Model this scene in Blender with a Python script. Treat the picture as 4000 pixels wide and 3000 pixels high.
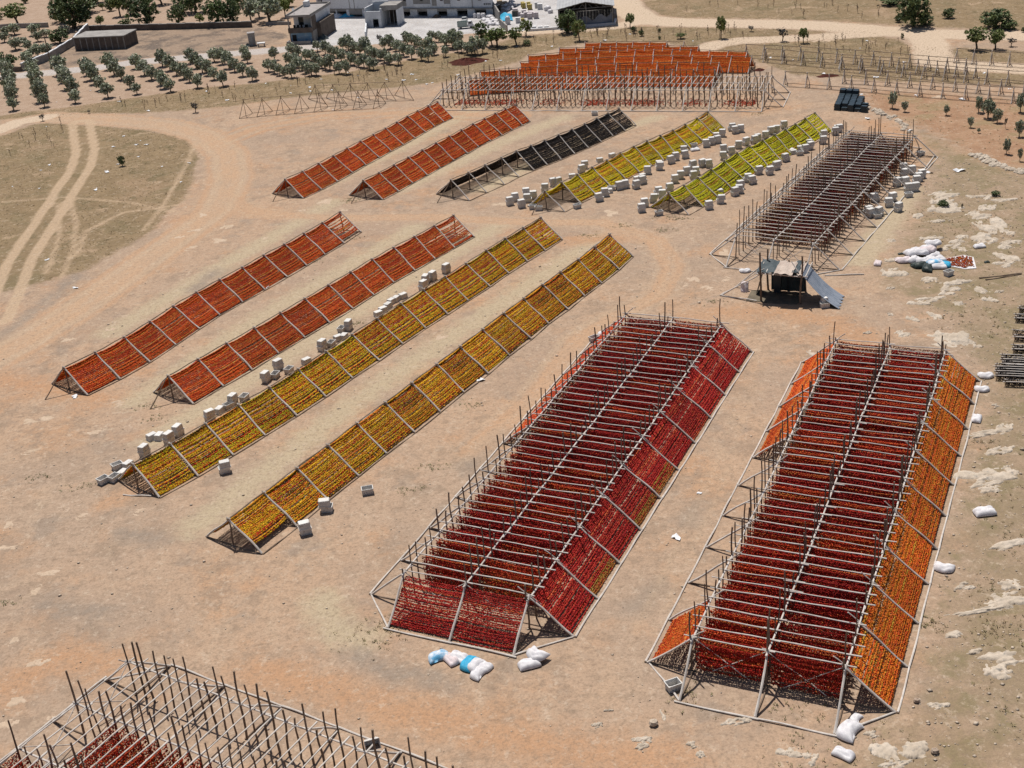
import bpy, math, random
import numpy as np
from mathutils import Matrix, Vector, Euler
random.seed(11); RN = np.random.RandomState(7)
S = bpy.context.scene; COL = S.collection
for o in list(bpy.data.objects): bpy.data.objects.remove(o)

# ------------------------------------------------------------------ camera, sky, sun, exposure
CH, FPX, TH, RO = 40.0, 5138.0, math.radians(26.50), math.radians(-5.16)
cam = bpy.data.cameras.new('camera'); camo = bpy.data.objects.new('camera', cam); COL.objects.link(camo)
cam.sensor_fit = 'HORIZONTAL'; cam.sensor_width = 36; cam.lens = 36 * FPX / 4000
cam.clip_start = 1; cam.clip_end = 9000
R3 = Euler((math.pi / 2 - TH, 0, 0)).to_matrix() @ Matrix.Rotation(RO, 3, 'Z')
camo.matrix_world = Matrix.Translation((0, 0, CH)) @ R3.to_4x4()
S.camera = camo
S.render.resolution_x, S.render.resolution_y = 1024, 768
SUN_EL, SUN_AZ = math.radians(68), math.radians(-16)     # azimuth from +Y (away from the camera) towards +X
w = bpy.data.worlds.new('World'); S.world = w; w.use_nodes = True
nt = w.node_tree; bg = nt.nodes['Background']
sky = nt.nodes.new('ShaderNodeTexSky'); sky.sky_type = 'NISHITA'; sky.sun_disc = False
sky.sun_elevation = SUN_EL; sky.sun_rotation = SUN_AZ; sky.altitude = 700; sky.dust_density = 2.0
nt.links.new(sky.outputs[0], bg.inputs[0]); bg.inputs[1].default_value = 0.06
sl = bpy.data.lights.new('sun', 'SUN'); sl.energy = 4.6; sl.angle = math.radians(0.5); sl.color = (1.0, 0.955, 0.89)
so = bpy.data.objects.new('sun', sl); COL.objects.link(so)
sd = Vector((math.sin(SUN_AZ) * math.cos(SUN_EL), math.cos(SUN_AZ) * math.cos(SUN_EL), math.sin(SUN_EL)))
so.rotation_euler = sd.to_track_quat('Z', 'Y').to_euler(); so.location = (0, 60, 120)
S.view_settings.view_transform = 'Standard'; S.view_settings.look = 'None'
S.view_settings.exposure = 0.20; S.view_settings.gamma = 1.0; S.view_settings.use_curve_mapping = False
S.render.engine = 'CYCLES'
S.cycles.max_bounces = 4; S.cycles.diffuse_bounces = 2; S.cycles.glossy_bounces = 2

# ------------------------------------------------------------------ helpers
def G(px, py, z=0.0):
    """point of height z in the place that the photograph shows at (px, py) of 4000x3000"""
    du, dv = px - 2000, py - 1500
    cr, sr = math.cos(RO), math.sin(RO)
    u = cr * du + sr * dv; v = -sr * du + cr * dv
    c, s = math.cos(TH), math.sin(TH)
    d = (u / FPX, c - v / FPX * s, -s - v / FPX * c)
    t = (z - CH) / d[2]
    return Vector((d[0] * t, d[1] * t, z))
def ppm(px, py):
    """photo pixels per metre, across the view, for something standing at that pixel"""
    p = G(px, py); f = Vector((0, math.cos(TH), -math.sin(TH)))
    return FPX / (p - Vector((0, 0, CH))).dot(f)
def C(cx, cy):
    """pixel of a 1000x750 crop enlarged 2.212 times -> photograph pixel"""
    return lambda x, y: (cx + x / 2.212, cy + y / 2.212)
V3 = Vector
ONES = ['', 'first', 'second', 'third', 'fourth', 'fifth', 'sixth', 'seventh', 'eighth', 'ninth', 'tenth', 'eleventh', 'twelfth', 'thirteenth',
        'fourteenth', 'fifteenth', 'sixteenth', 'seventeenth', 'eighteenth', 'nineteenth']
TENS = {2: 'twent', 3: 'thirt', 4: 'fort', 5: 'fift', 6: 'sixt', 7: 'sevent', 8: 'eight', 9: 'ninet'}
def nth(n):
    if n >= 100: return 'hundred-and-' + nth(n - 100) if n > 100 else 'hundredth'
    if n < 20: return ONES[n]
    return TENS[n // 10] + ('ieth' if n % 10 == 0 else 'y-' + ONES[n % 10])

def mesh(name, V, F, mats, cols=None, smooth=False, midx=None):
    """V (n,3), F list of tuples or (m,k) array"""
    me = bpy.data.meshes.new(name)
    V = np.asarray(V, np.float32)
    if isinstance(F, np.ndarray):
        m, k = F.shape
        me.vertices.add(len(V)); me.vertices.foreach_set('co', V.ravel())
        me.loops.add(m * k); me.loops.foreach_set('vertex_index', F.astype(np.int32).ravel())
        me.polygons.add(m); me.polygons.foreach_set('loop_start', np.arange(0, m * k, k, dtype=np.int32))
        try: me.polygons.foreach_set('loop_total', np.full(m, k, np.int32))
        except Exception: pass
    else:
        me.from_pydata(V.tolist(), [], F)
    if cols is not None:
        a = me.color_attributes.new('Col', 'FLOAT_COLOR', 'POINT')
        c = np.ones((len(V), 4), np.float32); c[:, :3] = cols; a.data.foreach_set('color', c.ravel())
    for m_ in (mats if isinstance(mats, (list, tuple)) else [mats]): me.materials.append(m_)
    if midx is not None: me.polygons.foreach_set('material_index', np.asarray(midx, np.int32))
    if smooth: me.polygons.foreach_set('use_smooth', np.ones(len(me.polygons), bool))
    me.update(); me.validate()
    return me
def ob(name, me, parent=None, M=None):
    o = bpy.data.objects.new(name, me); COL.objects.link(o)
    if parent is not None: o.parent = parent
    if M is not None: o.matrix_local = M
    return o
def empty(name, loc, rz=0):
    o = bpy.data.objects.new(name, None); COL.objects.link(o)
    o.location = loc; o.rotation_euler = (0, 0, rz); o.empty_display_size = 0.3
    return o
def tag(o, label, cat=None, group=None, kind=None):
    if label: o['label'] = label
    if cat: o['category'] = cat
    if group: o['group'] = group
    if kind: o['kind'] = kind
    return o
class MB:
    """collects shapes for one mesh"""
    def __init__(s): s.v = []; s.f = []; s.m = []
    def add(s, V, F, m=0):
        b = len(s.v); s.v += [tuple(p) for p in V]; s.f += [tuple(i + b for i in f) for f in F]; s.m += [m] * len(F); return s
    def box(s, x0, x1, y0, y1, z0, z1, m=0, tx=0, ty=0):
        V = [(x0 + tx, y0 + ty, z0), (x1 - tx, y0 + ty, z0), (x1 - tx, y1 - ty, z0), (x0 + tx, y1 - ty, z0), (x0, y0, z1), (x1, y0, z1), (x1, y1, z1), (x0, y1, z1)]
        return s.add(V, [(3, 2, 1, 0), (4, 5, 6, 7), (0, 1, 5, 4), (1, 2, 6, 5), (2, 3, 7, 6), (3, 0, 4, 7)], m)
    def tube(s, pts, rads, n=6, m=0):
        pts = [V3(p) for p in pts]; V = []; F = []
        for i, p in enumerate(pts):
            d = (pts[min(i + 1, len(pts) - 1)] - pts[max(i - 1, 0)]).normalized()
            a = d.orthogonal().normalized() if abs(d.z) > .9 or True else d
            a = (V3((1, 0, 0)) - d * d.x).normalized() if abs(d.x) < .9 else (V3((0, 1, 0)) - d * d.y).normalized()
            b = d.cross(a)
            for k in range(n):
                t = 2 * math.pi * k / n; V.append(p + (a * math.cos(t) + b * math.sin(t)) * rads[i])
        for i in range(len(pts) - 1):
            for k in range(n):
                F.append((i * n + k, i * n + (k + 1) % n, (i + 1) * n + (k + 1) % n, (i + 1) * n + k))
        F.append(tuple(reversed(range(n)))); F.append(tuple((len(pts) - 1) * n + k for k in range(n)))
        return s.add(V, F, m)
    def build(s, name, mats, parent=None, M=None, smooth=False):
        me = mesh(name, s.v, s.f, mats, smooth=smooth, midx=s.m if isinstance(mats, (list, tuple)) else None)
        return ob(name, me, parent, M)

# ------------------------------------------------------------------ materials
def nodes(name, rough=0.85, spec=0.25):
    m = bpy.data.materials.new(name); m.use_nodes = True
    t = m.node_tree; b = t.nodes['Principled BSDF']
    b.inputs['Roughness'].default_value = rough
    b.inputs['Specular IOR Level'].default_value = spec
    return m, t, b
class N:
    """tiny node-graph writer"""
    def __init__(s, t): s.t = t
    def n(s, ty, **kw):
        x = s.t.nodes.new(ty)
        for k, v in kw.items(): setattr(x, k, v)
        return x
    def put(s, sock, v):
        if hasattr(v, 'links') or isinstance(v, bpy.types.NodeSocket): s.t.links.new(v, sock)
        elif isinstance(v, tuple) and sock.type == 'RGBA' and len(v) == 3: sock.default_value = (*v, 1)
        else: sock.default_value = v
    def pos(s): return s.n('ShaderNodeNewGeometry').outputs['Position']
    def noise(s, vec, scale, det=4, rough=.55, dist=0, out='Fac'):
        x = s.n('ShaderNodeTexNoise'); s.put(x.inputs['Vector'], vec); x.inputs['Scale'].default_value = scale
        x.inputs['Detail'].default_value = det; x.inputs['Roughness'].default_value = rough; x.inputs['Distortion'].default_value = dist
        return x.outputs[out]
    def ramp(s, f, a, b, lo=0., hi=1.):
        x = s.n('ShaderNodeMapRange'); x.clamp = True; x.interpolation_type = 'SMOOTHSTEP'
        s.put(x.inputs[0], f); x.inputs[1].default_value = a; x.inputs[2].default_value = b; x.inputs[3].default_value = lo; x.inputs[4].default_value = hi
        return x.outputs[0]
    def mix(s, f, a, b, mode='MIX'):
        x = s.n('ShaderNodeMix', data_type='RGBA', blend_type=mode)
        s.put(x.inputs[0], f); s.put(x.inputs[6], a); s.put(x.inputs[7], b); return x.outputs[2]
    def m(s, op, a, b=0.):
        x = s.n('ShaderNodeMath', operation=op); s.put(x.inputs[0], a); s.put(x.inputs[1], b); return x.outputs[0]
    def vscale(s, v, sc):
        x = s.n('ShaderNodeMapping'); s.put(x.inputs[0], v); x.inputs['Scale'].default_value = sc; return x.outputs[0]
    def bump(s, h, st, d=.02):
        x = s.n('ShaderNodeBump'); x.inputs['Strength'].default_value = st; x.inputs['Distance'].default_value = d; s.put(x.inputs['Height'], h); return x.outputs[0]
    def attr(s, name):
        return s.n('ShaderNodeAttribute', attribute_name=name)

def mat_simple(name, c1, c2, scale=3., rough=.85, spec=.2, c3=None, fine=None, bump=.3, objrand=.0):
    m, t, b = nodes(name, rough, spec); g = N(t); p = g.pos()
    col = g.mix(g.ramp(g.noise(p, scale, 5), .35, .65), c1, c2)
    if c3: col = g.mix(g.ramp(g.noise(p, scale * 2.7, 5, .65), .56, .68), col, c3)
    if objrand:
        r = g.n('ShaderNodeObjectInfo').outputs['Random']
        col = g.mix(1.0, col, g.n('ShaderNodeCombineColor').outputs[0], 'MULTIPLY') if False else g.mix(g.m('MULTIPLY', r, objrand), col, tuple(x * .45 for x in c1))
    if fine:
        col = g.mix(g.ramp(g.noise(p, fine, 3, .7), .4, .7, 0, .35), col, tuple(x * .5 for x in c1))
    g.put(b.inputs['Base Color'], col)
    if bump: g.put(b.inputs['Normal'], g.bump(g.noise(p, (fine or scale * 6), 4, .6), bump))
    return m
MAT = {}
MAT['wood'] = mat_simple('weathered_sunlit_pole', (.64, .59, .54), (.52, .46, .41), 2.5, .9, .1, fine=30, objrand=.34)  # weathered wood, with the sunlit tops of level poles put into its pale colour
MAT['brown'] = mat_simple('brown_shaded_pole', (.20, .145, .105), (.28, .21, .16), 2.0, .9, .1, fine=30, objrand=.6)  # brown wood, with the shade of backlit upright posts put into its dark colour
MAT['bark'] = mat_simple('bark', (.14, .105, .08), (.20, .16, .12), 6, .95, .1, fine=25)
MAT['plastic'] = mat_simple('crate_plastic', (.68, .66, .63), (.60, .575, .54), 1.5, .5, .35, c3=(.42, .37, .32), fine=14, bump=.1, objrand=.25)
MAT['darkplastic'] = mat_simple('dark_crate_plastic', (.010, .024, .036), (.016, .036, .052), 2, .45, .5, objrand=.4, bump=.1)
MAT['sack'] = mat_simple('sack_cloth', (.66, .64, .64), (.55, .53, .55), 5, .7, .2, fine=40, bump=.5)
MAT['sackblue'] = mat_simple('blue_sack_cloth', (.03, .30, .50), (.06, .40, .60), 5, .6, .25, fine=40, bump=.5)
MAT['sackprint'] = mat_simple('printed_sack_cloth', (.70, .69, .70), (.05, .30, .52), 2.2, .65, .2, fine=40, bump=.5)
MAT['sackpink'] = mat_simple('pinkish_sack_cloth', (.66, .58, .58), (.56, .47, .47), 5, .7, .2, fine=40, bump=.5)
MAT['sackdark'] = mat_simple('dark_sack_cloth', (.015, .025, .022), (.03, .04, .035), 5, .5, .3, bump=.5)
MAT['rock'] = mat_simple('limestone', (.50, .425, .345), (.41, .34, .265), 1.2, .95, .1, c3=(.27, .245, .215), fine=6, bump=1.2)
MAT['rockflat'] = mat_simple('dusty_limestone', (.47, .36, .265), (.42, .315, .225), 1.2, .95, .1, c3=(.36, .27, .19), fine=9, bump=.6)
MAT['stone'] = mat_simple('field_stone', (.34, .26, .20), (.46, .38, .30), 2, .95, .1, fine=12, bump=.6)
MAT['tarp'] = mat_simple('grey_shade_tarp', (.26, .29, .34), (.20, .23, .28), 2, .6, .3, fine=14, bump=.6)
MAT['darktarp'] = mat_simple('dark_tarp', (.045, .06, .065), (.065, .08, .085), 2, .6, .3, fine=14)
MAT['cloth'] = mat_simple('dusty_cloth', (.48, .40, .34), (.40, .32, .27), 2, .9, .1, fine=20)
MAT['mat'] = mat_simple('floor_mat', (.17, .14, .10), (.12, .10, .075), 2, .95, .1, fine=20)
MAT['render'] = mat_simple('white_render', (.72, .72, .73), (.58, .59, .61), .35, .9, .15, c3=(.42, .43, .45), fine=6, bump=.2)
MAT['concrete'] = mat_simple('concrete', (.32, .30, .28), (.24, .225, .21), .9, .95, .1, fine=7, bump=.3)
MAT['roofslab'] = mat_simple('roof_slab', (.34, .31, .30), (.28, .26, .25), 1.0, .95, .1, fine=5, bump=.2)
MAT['block'] = mat_simple('concrete_block', (.155, .125, .105), (.105, .085, .072), 1.2, .95, .1, fine=5, bump=.5)
MAT['bluepaint'] = mat_simple('blue_wash', (.26, .36, .44), (.16, .28, .40), 1.2, .85, .15, c3=(.45, .47, .48), fine=6, bump=.2)
MAT['dark'] = mat_simple('dark_interior', (.02, .02, .02), (.035, .033, .03), 1, .9, .1)
MAT['sheet'] = mat_simple('sheet_roof', (.36, .36, .36), (.30, .30, .31), .8, .7, .3, fine=3, bump=.2)
MAT['bale'] = mat_simple('wrapped_bale', (.62, .56, .56), (.50, .43, .44), 2, .6, .3, fine=8)
MAT['baleyellow'] = mat_simple('yellow_bale', (.50, .40, .12), (.42, .33, .10), 2, .6, .3, fine=8)
MAT['balewhite'] = mat_simple('white_bale', (.70, .69, .68), (.58, .57, .56), 2, .6, .3, fine=8)
MAT['card'] = mat_simple('cardboard', (.42, .34, .24), (.36, .28, .20), 2, .9, .1)
MAT['paintwhite'] = mat_simple('white_paint', (.62, .62, .62), (.55, .55, .55), 1, .4, .4, bump=0)
MAT['paintgreen'] = mat_simple('grey_green_paint', (.30, .35, .32), (.25, .30, .27), 1, .5, .4, bump=0)
MAT['silver'] = mat_simple('silver_paint', (.38, .39, .40), (.34, .35, .36), 1, .35, .5, bump=0)
MAT['glass'] = mat_simple('car_glass', (.02, .025, .03), (.03, .035, .04), 1, .1, .6, bump=0)
MAT['rubber'] = mat_simple('tyre', (.02, .02, .02), (.03, .03, .03), 3, .9, .1)
MAT['metal'] = mat_simple('galvanised_metal', (.30, .30, .30), (.22, .22, .22), 2, .5, .4)
MAT['paper'] = mat_simple('litter', (.72, .72, .72), (.60, .60, .62), 4, .7, .2)
MAT['mound'] = mat_simple('rotten_pepper_mound', (.075, .020, .014), (.045, .014, .010), 2.5, .9, .1, c3=(.12, .05, .03), fine=9, bump=1)
def mat_col(name, rough=.55, spec=.3, trans=0.):
    m, t, b = nodes(name, rough, spec); g = N(t); a = g.attr('Col').outputs['Color']
    hv = g.n('ShaderNodeHueSaturation'); r = g.n('ShaderNodeObjectInfo').outputs['Random']
    hv.inputs['Value'].default_value = 1; g.put(hv.inputs['Color'], a)
    g.put(hv.inputs['Value'], g.ramp(r, 0, 1, .86, 1.14))
    g.put(b.inputs['Base Color'], hv.outputs[0])
    return m
MAT['veg'] = mat_col('drying_vegetable', .6, .12)
MAT['leaf'] = mat_col('leaf', .6, .25)
MAT['grass'] = mat_col('dry_stem', .9, .1)

# ------------------------------------------------------------------ ground with zones
def W2(pts): return np.array([G(x, y)[:2] for x, y in pts])
def inpoly(P, X, Y):
    r = np.zeros(X.shape, bool); j = len(P) - 1
    for i in range(len(P)):
        xi, yi = P[i]; xj, yj = P[j]
        c = ((yi > Y) != (yj > Y)) & (X < (xj - xi) * (Y - yi) / (yj - yi + 1e-12) + xi)
        r ^= c; j = i
    return r
def dline(P, X, Y):
    d = np.full(X.shape, 1e9)
    for a, b in zip(P[:-1], P[1:]):
        e = b - a; L = e @ e + 1e-9
        t = np.clip(((X - a[0]) * e[0] + (Y - a[1]) * e[1]) / L, 0, 1)
        d = np.minimum(d, np.hypot(X - a[0] - t * e[0], Y - a[1] - t * e[1]))
    return d
def zone(pts, X, Y, soft):
    P = W2(pts); ins = inpoly(P, X, Y); d = dline(np.vstack([P, P[:1]]), X, Y)
    s = np.where(ins, d, -d); return np.clip(s / (2 * soft) + .5, 0, 1)
def line(pts, X, Y, w_, soft):
    return np.clip((w_ + soft - dline(W2(pts), X, Y)) / (2 * soft), 0, 1)
def axis(segs):
    a = []
    for x0, x1, d in segs: a += list(np.arange(x0, x1, d))
    return np.array(a + [segs[-1][1]])
xs = np.concatenate([-np.geomspace(4000, 112, 16), axis([(-110, -78, 1.0), (-78, -45, .55), (-45, 32, .42), (32, 100, .9)]), np.geomspace(102, 4000, 16)])
ys = np.concatenate([-np.geomspace(2000, 30, 10)[:-1], axis([(-20, 38, 6), (38, 150, .45), (150, 190, .8), (190, 300, 1.5)]), np.geomspace(303, 6000, 22)])
X, Y = np.meshgrid(xs, ys)
FIELD_A = [(-300, 560), (0, 533), (150, 480), (203, 470), (357, 484), (475, 490), (655, 511), (768, 533), (790, 600), (768, 640), (723, 777), (655, 822), (590, 905), (340, 1050), (160, 1105), (0, 1140), (-300, 1200)]
FIELD_B = [(-400, 470), (0, 452), (100, 436), (253, 420), (565, 375), (768, 343), (1000, 325), (1361, 280), (1678, 217), (1904, 190), (2000, 150), (2300, 112), (2470, 103), (3000, 105), (3400, 125), (3600, 180), (4000, 200), (4500, 240), (4500, 400), (4000, 335), (3500, 320), (3100, 290), (3000, 250), (2600, 165), (2280, 168), (2060, 215), (2030, 240), (1880, 280), (1740, 320), (1600, 335), (1100, 385), (900, 415), (700, 432), (450, 448), (190, 452), (-400, 500)]
FIELD_C = [(2420, -100), (2480, 50), (2560, 82), (3000, 84), (3400, 98), (4000, 128), (4600, 150), (4600, -100)]
ORCHARD = [(-300, 330), (0, 305), (330, 285), (680, 250), (1000, 217), (1127, 198), (1420, 178), (1574, 160), (1850, 132), (1930, 150), (1904, 190), (1678, 217), (1361, 280), (1000, 325), (768, 343), (565, 375), (253, 420), (100, 436), (0, 452), (-300, 480)]
REDSOIL = [(3370, 352), (3680, 365), (4000, 395), (4500, 450), (4500, 760), (4000, 660), (3790, 590), (3565, 480), (3400, 420)]
ROCKY = [(3560, 490), (3800, 600), (4000, 670), (4600, 800), (4800, 3200), (3330, 3200), (3360, 2960), (3560, 2760), (3840, 1500), (3700, 1250), (3420, 1100), (3560, 900), (3650, 650)]
YARD = [(1245, 20), (1245, 175), (1420, 178), (1600, 157), (1850, 130), (1960, 122), (2090, 121), (2300, 109), (2395, 97), (2395, 40), (2250, -80), (1245, -80)]
UPLAND = [(-600, 320), (0, 270), (90, 270), (230, 185), (340, 105), (1000, 95), (1240, 60), (1240, -200), (-900, -200)]
PLOT = [(300, 112), (1000, 100), (1130, 140), (1000, 200), (723, 213), (500, 238), (120, 275), (250, 205)]
grass = np.maximum.reduce([zone(FIELD_A, X, Y, 1.2), zone(FIELD_B, X, Y, 1.6), zone(FIELD_C, X, Y, 2) * .75])
red = np.maximum.reduce([zone(ORCHARD, X, Y, 1.0), zone(UPLAND, X, Y, 1.0) * .9])
rsl = zone(REDSOIL, X, Y, 2.5)
white = zone(YARD, X, Y, .8)
rocky = zone(ROCKY, X, Y, 3.0)
burn = zone(PLOT, X, Y, 2.0)
ROADW = [(-150, 318), (0, 303), (181, 285), (362, 267), (520, 244), (723, 226), (1000, 202), (1130, 192), (1260, 182)]
pale = np.maximum.reduce([
    line([(2400, -60), (2450, 36), (2520, 77), (2633, 88), (3000, 94), (3180, 99), (3407, 117), (3588, 131), (4000, 140), (4600, 170)], X, Y, 2.6, 1.0),
    line([(2720, 205), (2800, 172), (2900, 158), (3000, 156), (3270, 140), (3475, 127)], X, Y, 1.8, 1.0),
    line([(3600, 131), (3633, 170), (3642, 212), (3655, 244), (3800, 258), (4100, 275)], X, Y, 2.2, 1.2),
    line([(1950, 128), (2100, 122), (2295, 112), (2420, 100), (2520, 82)], X, Y, 1.8, 1.0),
    line([(-200, 560), (0, 508), (70, 478), (180, 458)], X, Y, 1.6, .8)])
grey = line(ROADW, X, Y, 2.0, .9)
MAIN = [(180, 458), (450, 470), (650, 488), (800, 530), (890, 600), (905, 700), (850, 820), (700, 930), (500, 1070), (300, 1210), (100, 1330), (-200, 1500)]
LOOP = [(880, 760), (1000, 830), (1300, 852), (1700, 848), (2100, 870), (2350, 868), (2560, 940), (2630, 1040), (2580, 1150), (2420, 1230), (2250, 1330), (2080, 1560), (1850, 1760)]
NORTH = [(850, 560), (1000, 500), (1300, 445), (1700, 440), (2000, 455)]
MIDWAY = [(2380, 2700), (2550, 2330), (2700, 2050), (2860, 1700), (2960, 1420), (2880, 1260), (2600, 1200)]
track = np.maximum.reduce([line(MAIN, X, Y, 2.4, 1.4), line(LOOP, X, Y, 1.3, 1.2) * .85, line(NORTH, X, Y, 2.0, 1.8) * .6, line(MIDWAY, X, Y, 1.2, 1.2) * .5])
RUT = [(316, 479), (325, 542), (334, 588), (316, 655), (253, 750), (226, 795), (136, 930), (77, 1020), (36, 1125), (-20, 1250)]
dr = dline(W2(RUT), X, Y); rut = np.clip((.75 - np.abs(dr - 1.05)) / .5, 0, 1)
for L_ in ([(226, 795), (231, 850), (230, 930), (205, 1000), (181, 1066)], [(270, 760), (280, 795), (298, 876), (285, 976), (240, 1084)],
           [(300, 1000), (340, 900), (480, 830), (700, 800)], [(0, 790), (250, 770), (500, 790), (690, 830)], [(560, 900), (640, 800), (740, 620), (760, 560)]):
    rut = np.maximum(rut, line(L_, X, Y, .35, .4) * .7)
grass = grass * (1 - np.clip(pale * 1.3, 0, 1)); grass = grass * (1 - np.clip(line(MAIN, X, Y, 2.4, 1.4), 0, 1))
red = red * (1 - grey) * (1 - white)
burn = burn * (1 - grey)
LANES = [[(520, 1570), (1000, 1250), (1620, 890)], [(600, 1720), (1200, 1340), (1960, 870)], [(760, 2060), (1400, 1560), (2340, 930)], [(430, 1300), (900, 1020), (1300, 790)], [(1250, 730), (1600, 560), (1850, 430)], [(1560, 740), (1950, 560), (2200, 460)], [(1880, 740), (2250, 560), (2560, 460)]]
straw = np.maximum.reduce([line(l_, X, Y, .9, 1.5) for l_ in LANES] + [line([(1250, 2350), (1330, 2470), (1420, 2500)], X, Y, .8, 1.4), line([(3360, 1020), (3450, 900), (3560, 740)], X, Y, 1.0, 1.2)])
rust = np.maximum.reduce([line(l_, X, Y, 1.0, 2.2) for l_ in ([(0, 1480), (400, 1560)], [(2700, 1230), (3050, 1215), (3250, 1260), (3350, 1330)], [(1050, 2620), (1500, 2760), (2300, 2950), (2600, 2960)], [(700, 860), (930, 820), (1100, 840)], [(0, 2700), (250, 2560), (400, 2600)], [(2250, 940), (2500, 920)], [(3400, 480), (3600, 560), (3900, 640)], [(3820, 2950), (3700, 2880)], [(2620, 1420), (2480, 1650)])])
scuff = np.maximum.reduce([line(l_, X, Y, .5, 1.3) for l_ in ([(1380, 2560), (1560, 2640), (1760, 2670)], [(180, 2370), (380, 2400)], [(480, 2080), (620, 2110)], [(2480, 2380), (2560, 2290)], [(2680, 2050), (2720, 1960)], [(0, 1330), (150, 1200), (300, 1080)], [(840, 1060), (760, 1130)], [(1820, 1830), (1960, 1690)], [(3200, 2060), (3230, 1990)])])
for l_ in ([(1062, 2320), (1036, 2390), (1050, 2460), (1098, 2525)], [(2360, 1110), (2450, 1045), (2540, 1030), (2600, 1080), (2570, 1160), (2450, 1230)], [(2330, 1150), (2440, 1085), (2520, 1080), (2545, 1130), (2480, 1190)], [(830, 640), (850, 720), (800, 800)], [(760, 560), (800, 640), (790, 740)], [(2540, 2500), (2680, 2200), (2840, 1850), (2930, 1560)], [(2470, 2480), (2620, 2180), (2790, 1830), (2890, 1540)], [(150, 1290), (420, 1110), (640, 960), (800, 830)], [(60, 1260), (350, 1070), (600, 910)]):
    rut = np.maximum(rut, line(l_, X, Y, .22, .4) * .55)
for l_, wd_ in ((MAIN, 3.2), (LOOP, 2.2), (NORTH, 3.0)):
    d_ = dline(W2(l_), X, Y); inside = np.clip((wd_ - d_) / 1.2, 0, 1); st_ = .5 + .5 * np.sin(d_ * 3.6 + .4 * np.sin(X * .21) + .4 * np.sin(Y * .17))
    rust = np.maximum(rust, inside * st_ * .85); rut = np.maximum(rut, inside * (1 - st_) * .48)
M3 = np.stack([rut, straw, rust, scuff], 2).reshape(-1, 4); M4 = np.stack([rsl, rsl * 0, rsl * 0, rsl * 0 + 1], 2).reshape(-1, 4)
gv = np.stack([X.ravel(), Y.ravel(), np.zeros(X.size)], 1)
ny, nx = X.shape
ii = (np.arange(ny - 1)[:, None] * nx + np.arange(nx - 1)[None, :]).ravel()
gf = np.stack([ii, ii + 1, ii + 1 + nx, ii + nx], 1)
M1 = np.stack([grass, red, white, pale], 2).reshape(-1, 4); M2 = np.stack([track, rocky, burn, grey], 2).reshape(-1, 4)

gm, t, b = nodes('ground_soil', .95, .1); g = N(t); p = g.pos()
warp = g.n('ShaderNodeVectorMath', operation='ADD'); g.put(warp.inputs[0], p)
nz = g.n('ShaderNodeVectorMath', operation='SCALE'); g.put(nz.inputs[0], g.noise(p, .35, 3, out='Color')); nz.inputs['Scale'].default_value = 1.2
g.put(warp.inputs[1], nz.outputs[0]); q = warp.outputs[0]
a1 = g.attr('zone_a'); a2 = g.attr('zone_b'); a3 = g.attr('zone_c')
def sep(a):
    s_ = g.n('ShaderNodeSeparateColor'); g.put(s_.inputs[0], a.outputs['Color']); return s_.outputs[0], s_.outputs[1], s_.outputs[2], a.outputs['Alpha']
z_grass, z_red, z_white, z_pale = sep(a1); z_track, z_rock, z_burn, z_grey = sep(a2); z_rut, z_straw, z_rust, z_scuff = sep(a3); z_rs = sep(g.attr('zone_d'))[0]
n1 = g.noise(p, .055, 5, .6); n2 = g.noise(q, .22, 5, .6); n3 = g.noise(p, 1.3, 6, .7); n4 = g.noise(p, 7., 4, .7); n5 = g.noise(p, 26., 2, .7)
rag = g.m('MULTIPLY', g.m('SUBTRACT', g.noise(p, .9, 5, .7), .5), 1.1)          # ragged zone edges
def edge(z, lo=.38, hi=.62): return g.ramp(g.m('ADD', z, rag), lo, hi)
dirt = g.mix(g.ramp(n1, .40, .62), (.395, .268, .180), (.362, .260, .186))
dirt = g.mix(g.ramp(n2, .50, .66, 0, .75), dirt, (.405, .240, .140))                 # orange dust
dirt = g.mix(g.ramp(g.noise(q, .31, 4, .6), .56, .70, 0, .85), dirt, (.270, .208, .160))   # grey scuffed soil
dirt = g.mix(g.ramp(n3, .48, .70, 0, .6), dirt, (.215, .155, .110))
dirt = g.mix(g.ramp(g.noise(q, .45, 6, .72), .50, .62, 0, .62), dirt, (.250, .180, .128))
dirt = g.mix(g.ramp(g.noise(g.vscale(p, (1, 1.3, 1)), .09, 4, .6), .46, .60, 0, .5), dirt, (.300, .222, .165))
dirt = g.mix(g.ramp(g.noise(g.vscale(q, (.9, .32, 1)), 1.1, 5, .65), .52, .68, 0, .5), dirt, (.415, .305, .215))
dirt = g.mix(g.ramp(g.noise(q, .6, 5, .65), .66, .72, 0, .7), dirt, (.47, .36, .26))   # chalky patches
dirt = g.mix(g.m('MULTIPLY', edge(z_straw, .15, .75), .9), dirt, g.mix(n3, (.355, .280, .180), (.44, .36, .25)))
dirt = g.mix(g.m('MULTIPLY', edge(z_rust, .15, .8), .9), dirt, g.mix(n3, (.375, .205, .110), (.43, .255, .150)))
dirt = g.mix(g.m('MULTIPLY', edge(z_scuff, .15, .8), .9), dirt, g.mix(n3, (.20, .158, .125), (.275, .225, .180)))
dirt = g.mix(g.m('MULTIPLY', edge(z_track, .15, 1.0), .7), dirt, g.mix(g.ramp(g.noise(g.vscale(q, (1, .35, 1)), .5, 5), .35, .7), (.440, .300, .195), (.405, .295, .205)))
gr = g.mix(g.ramp(g.noise(p, .5, 6, .7), .38, .62), (.175, .124, .066), (.225, .160, .088))
gr = g.mix(g.ramp(g.noise(p, .16, 4, .6), .5, .68, 0, .75), gr, (.140, .112, .056))
gr = g.mix(g.ramp(g.noise(q, 2.2, 5, .7), .58, .72, 0, .6), gr, (.315, .232, .145))
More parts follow.
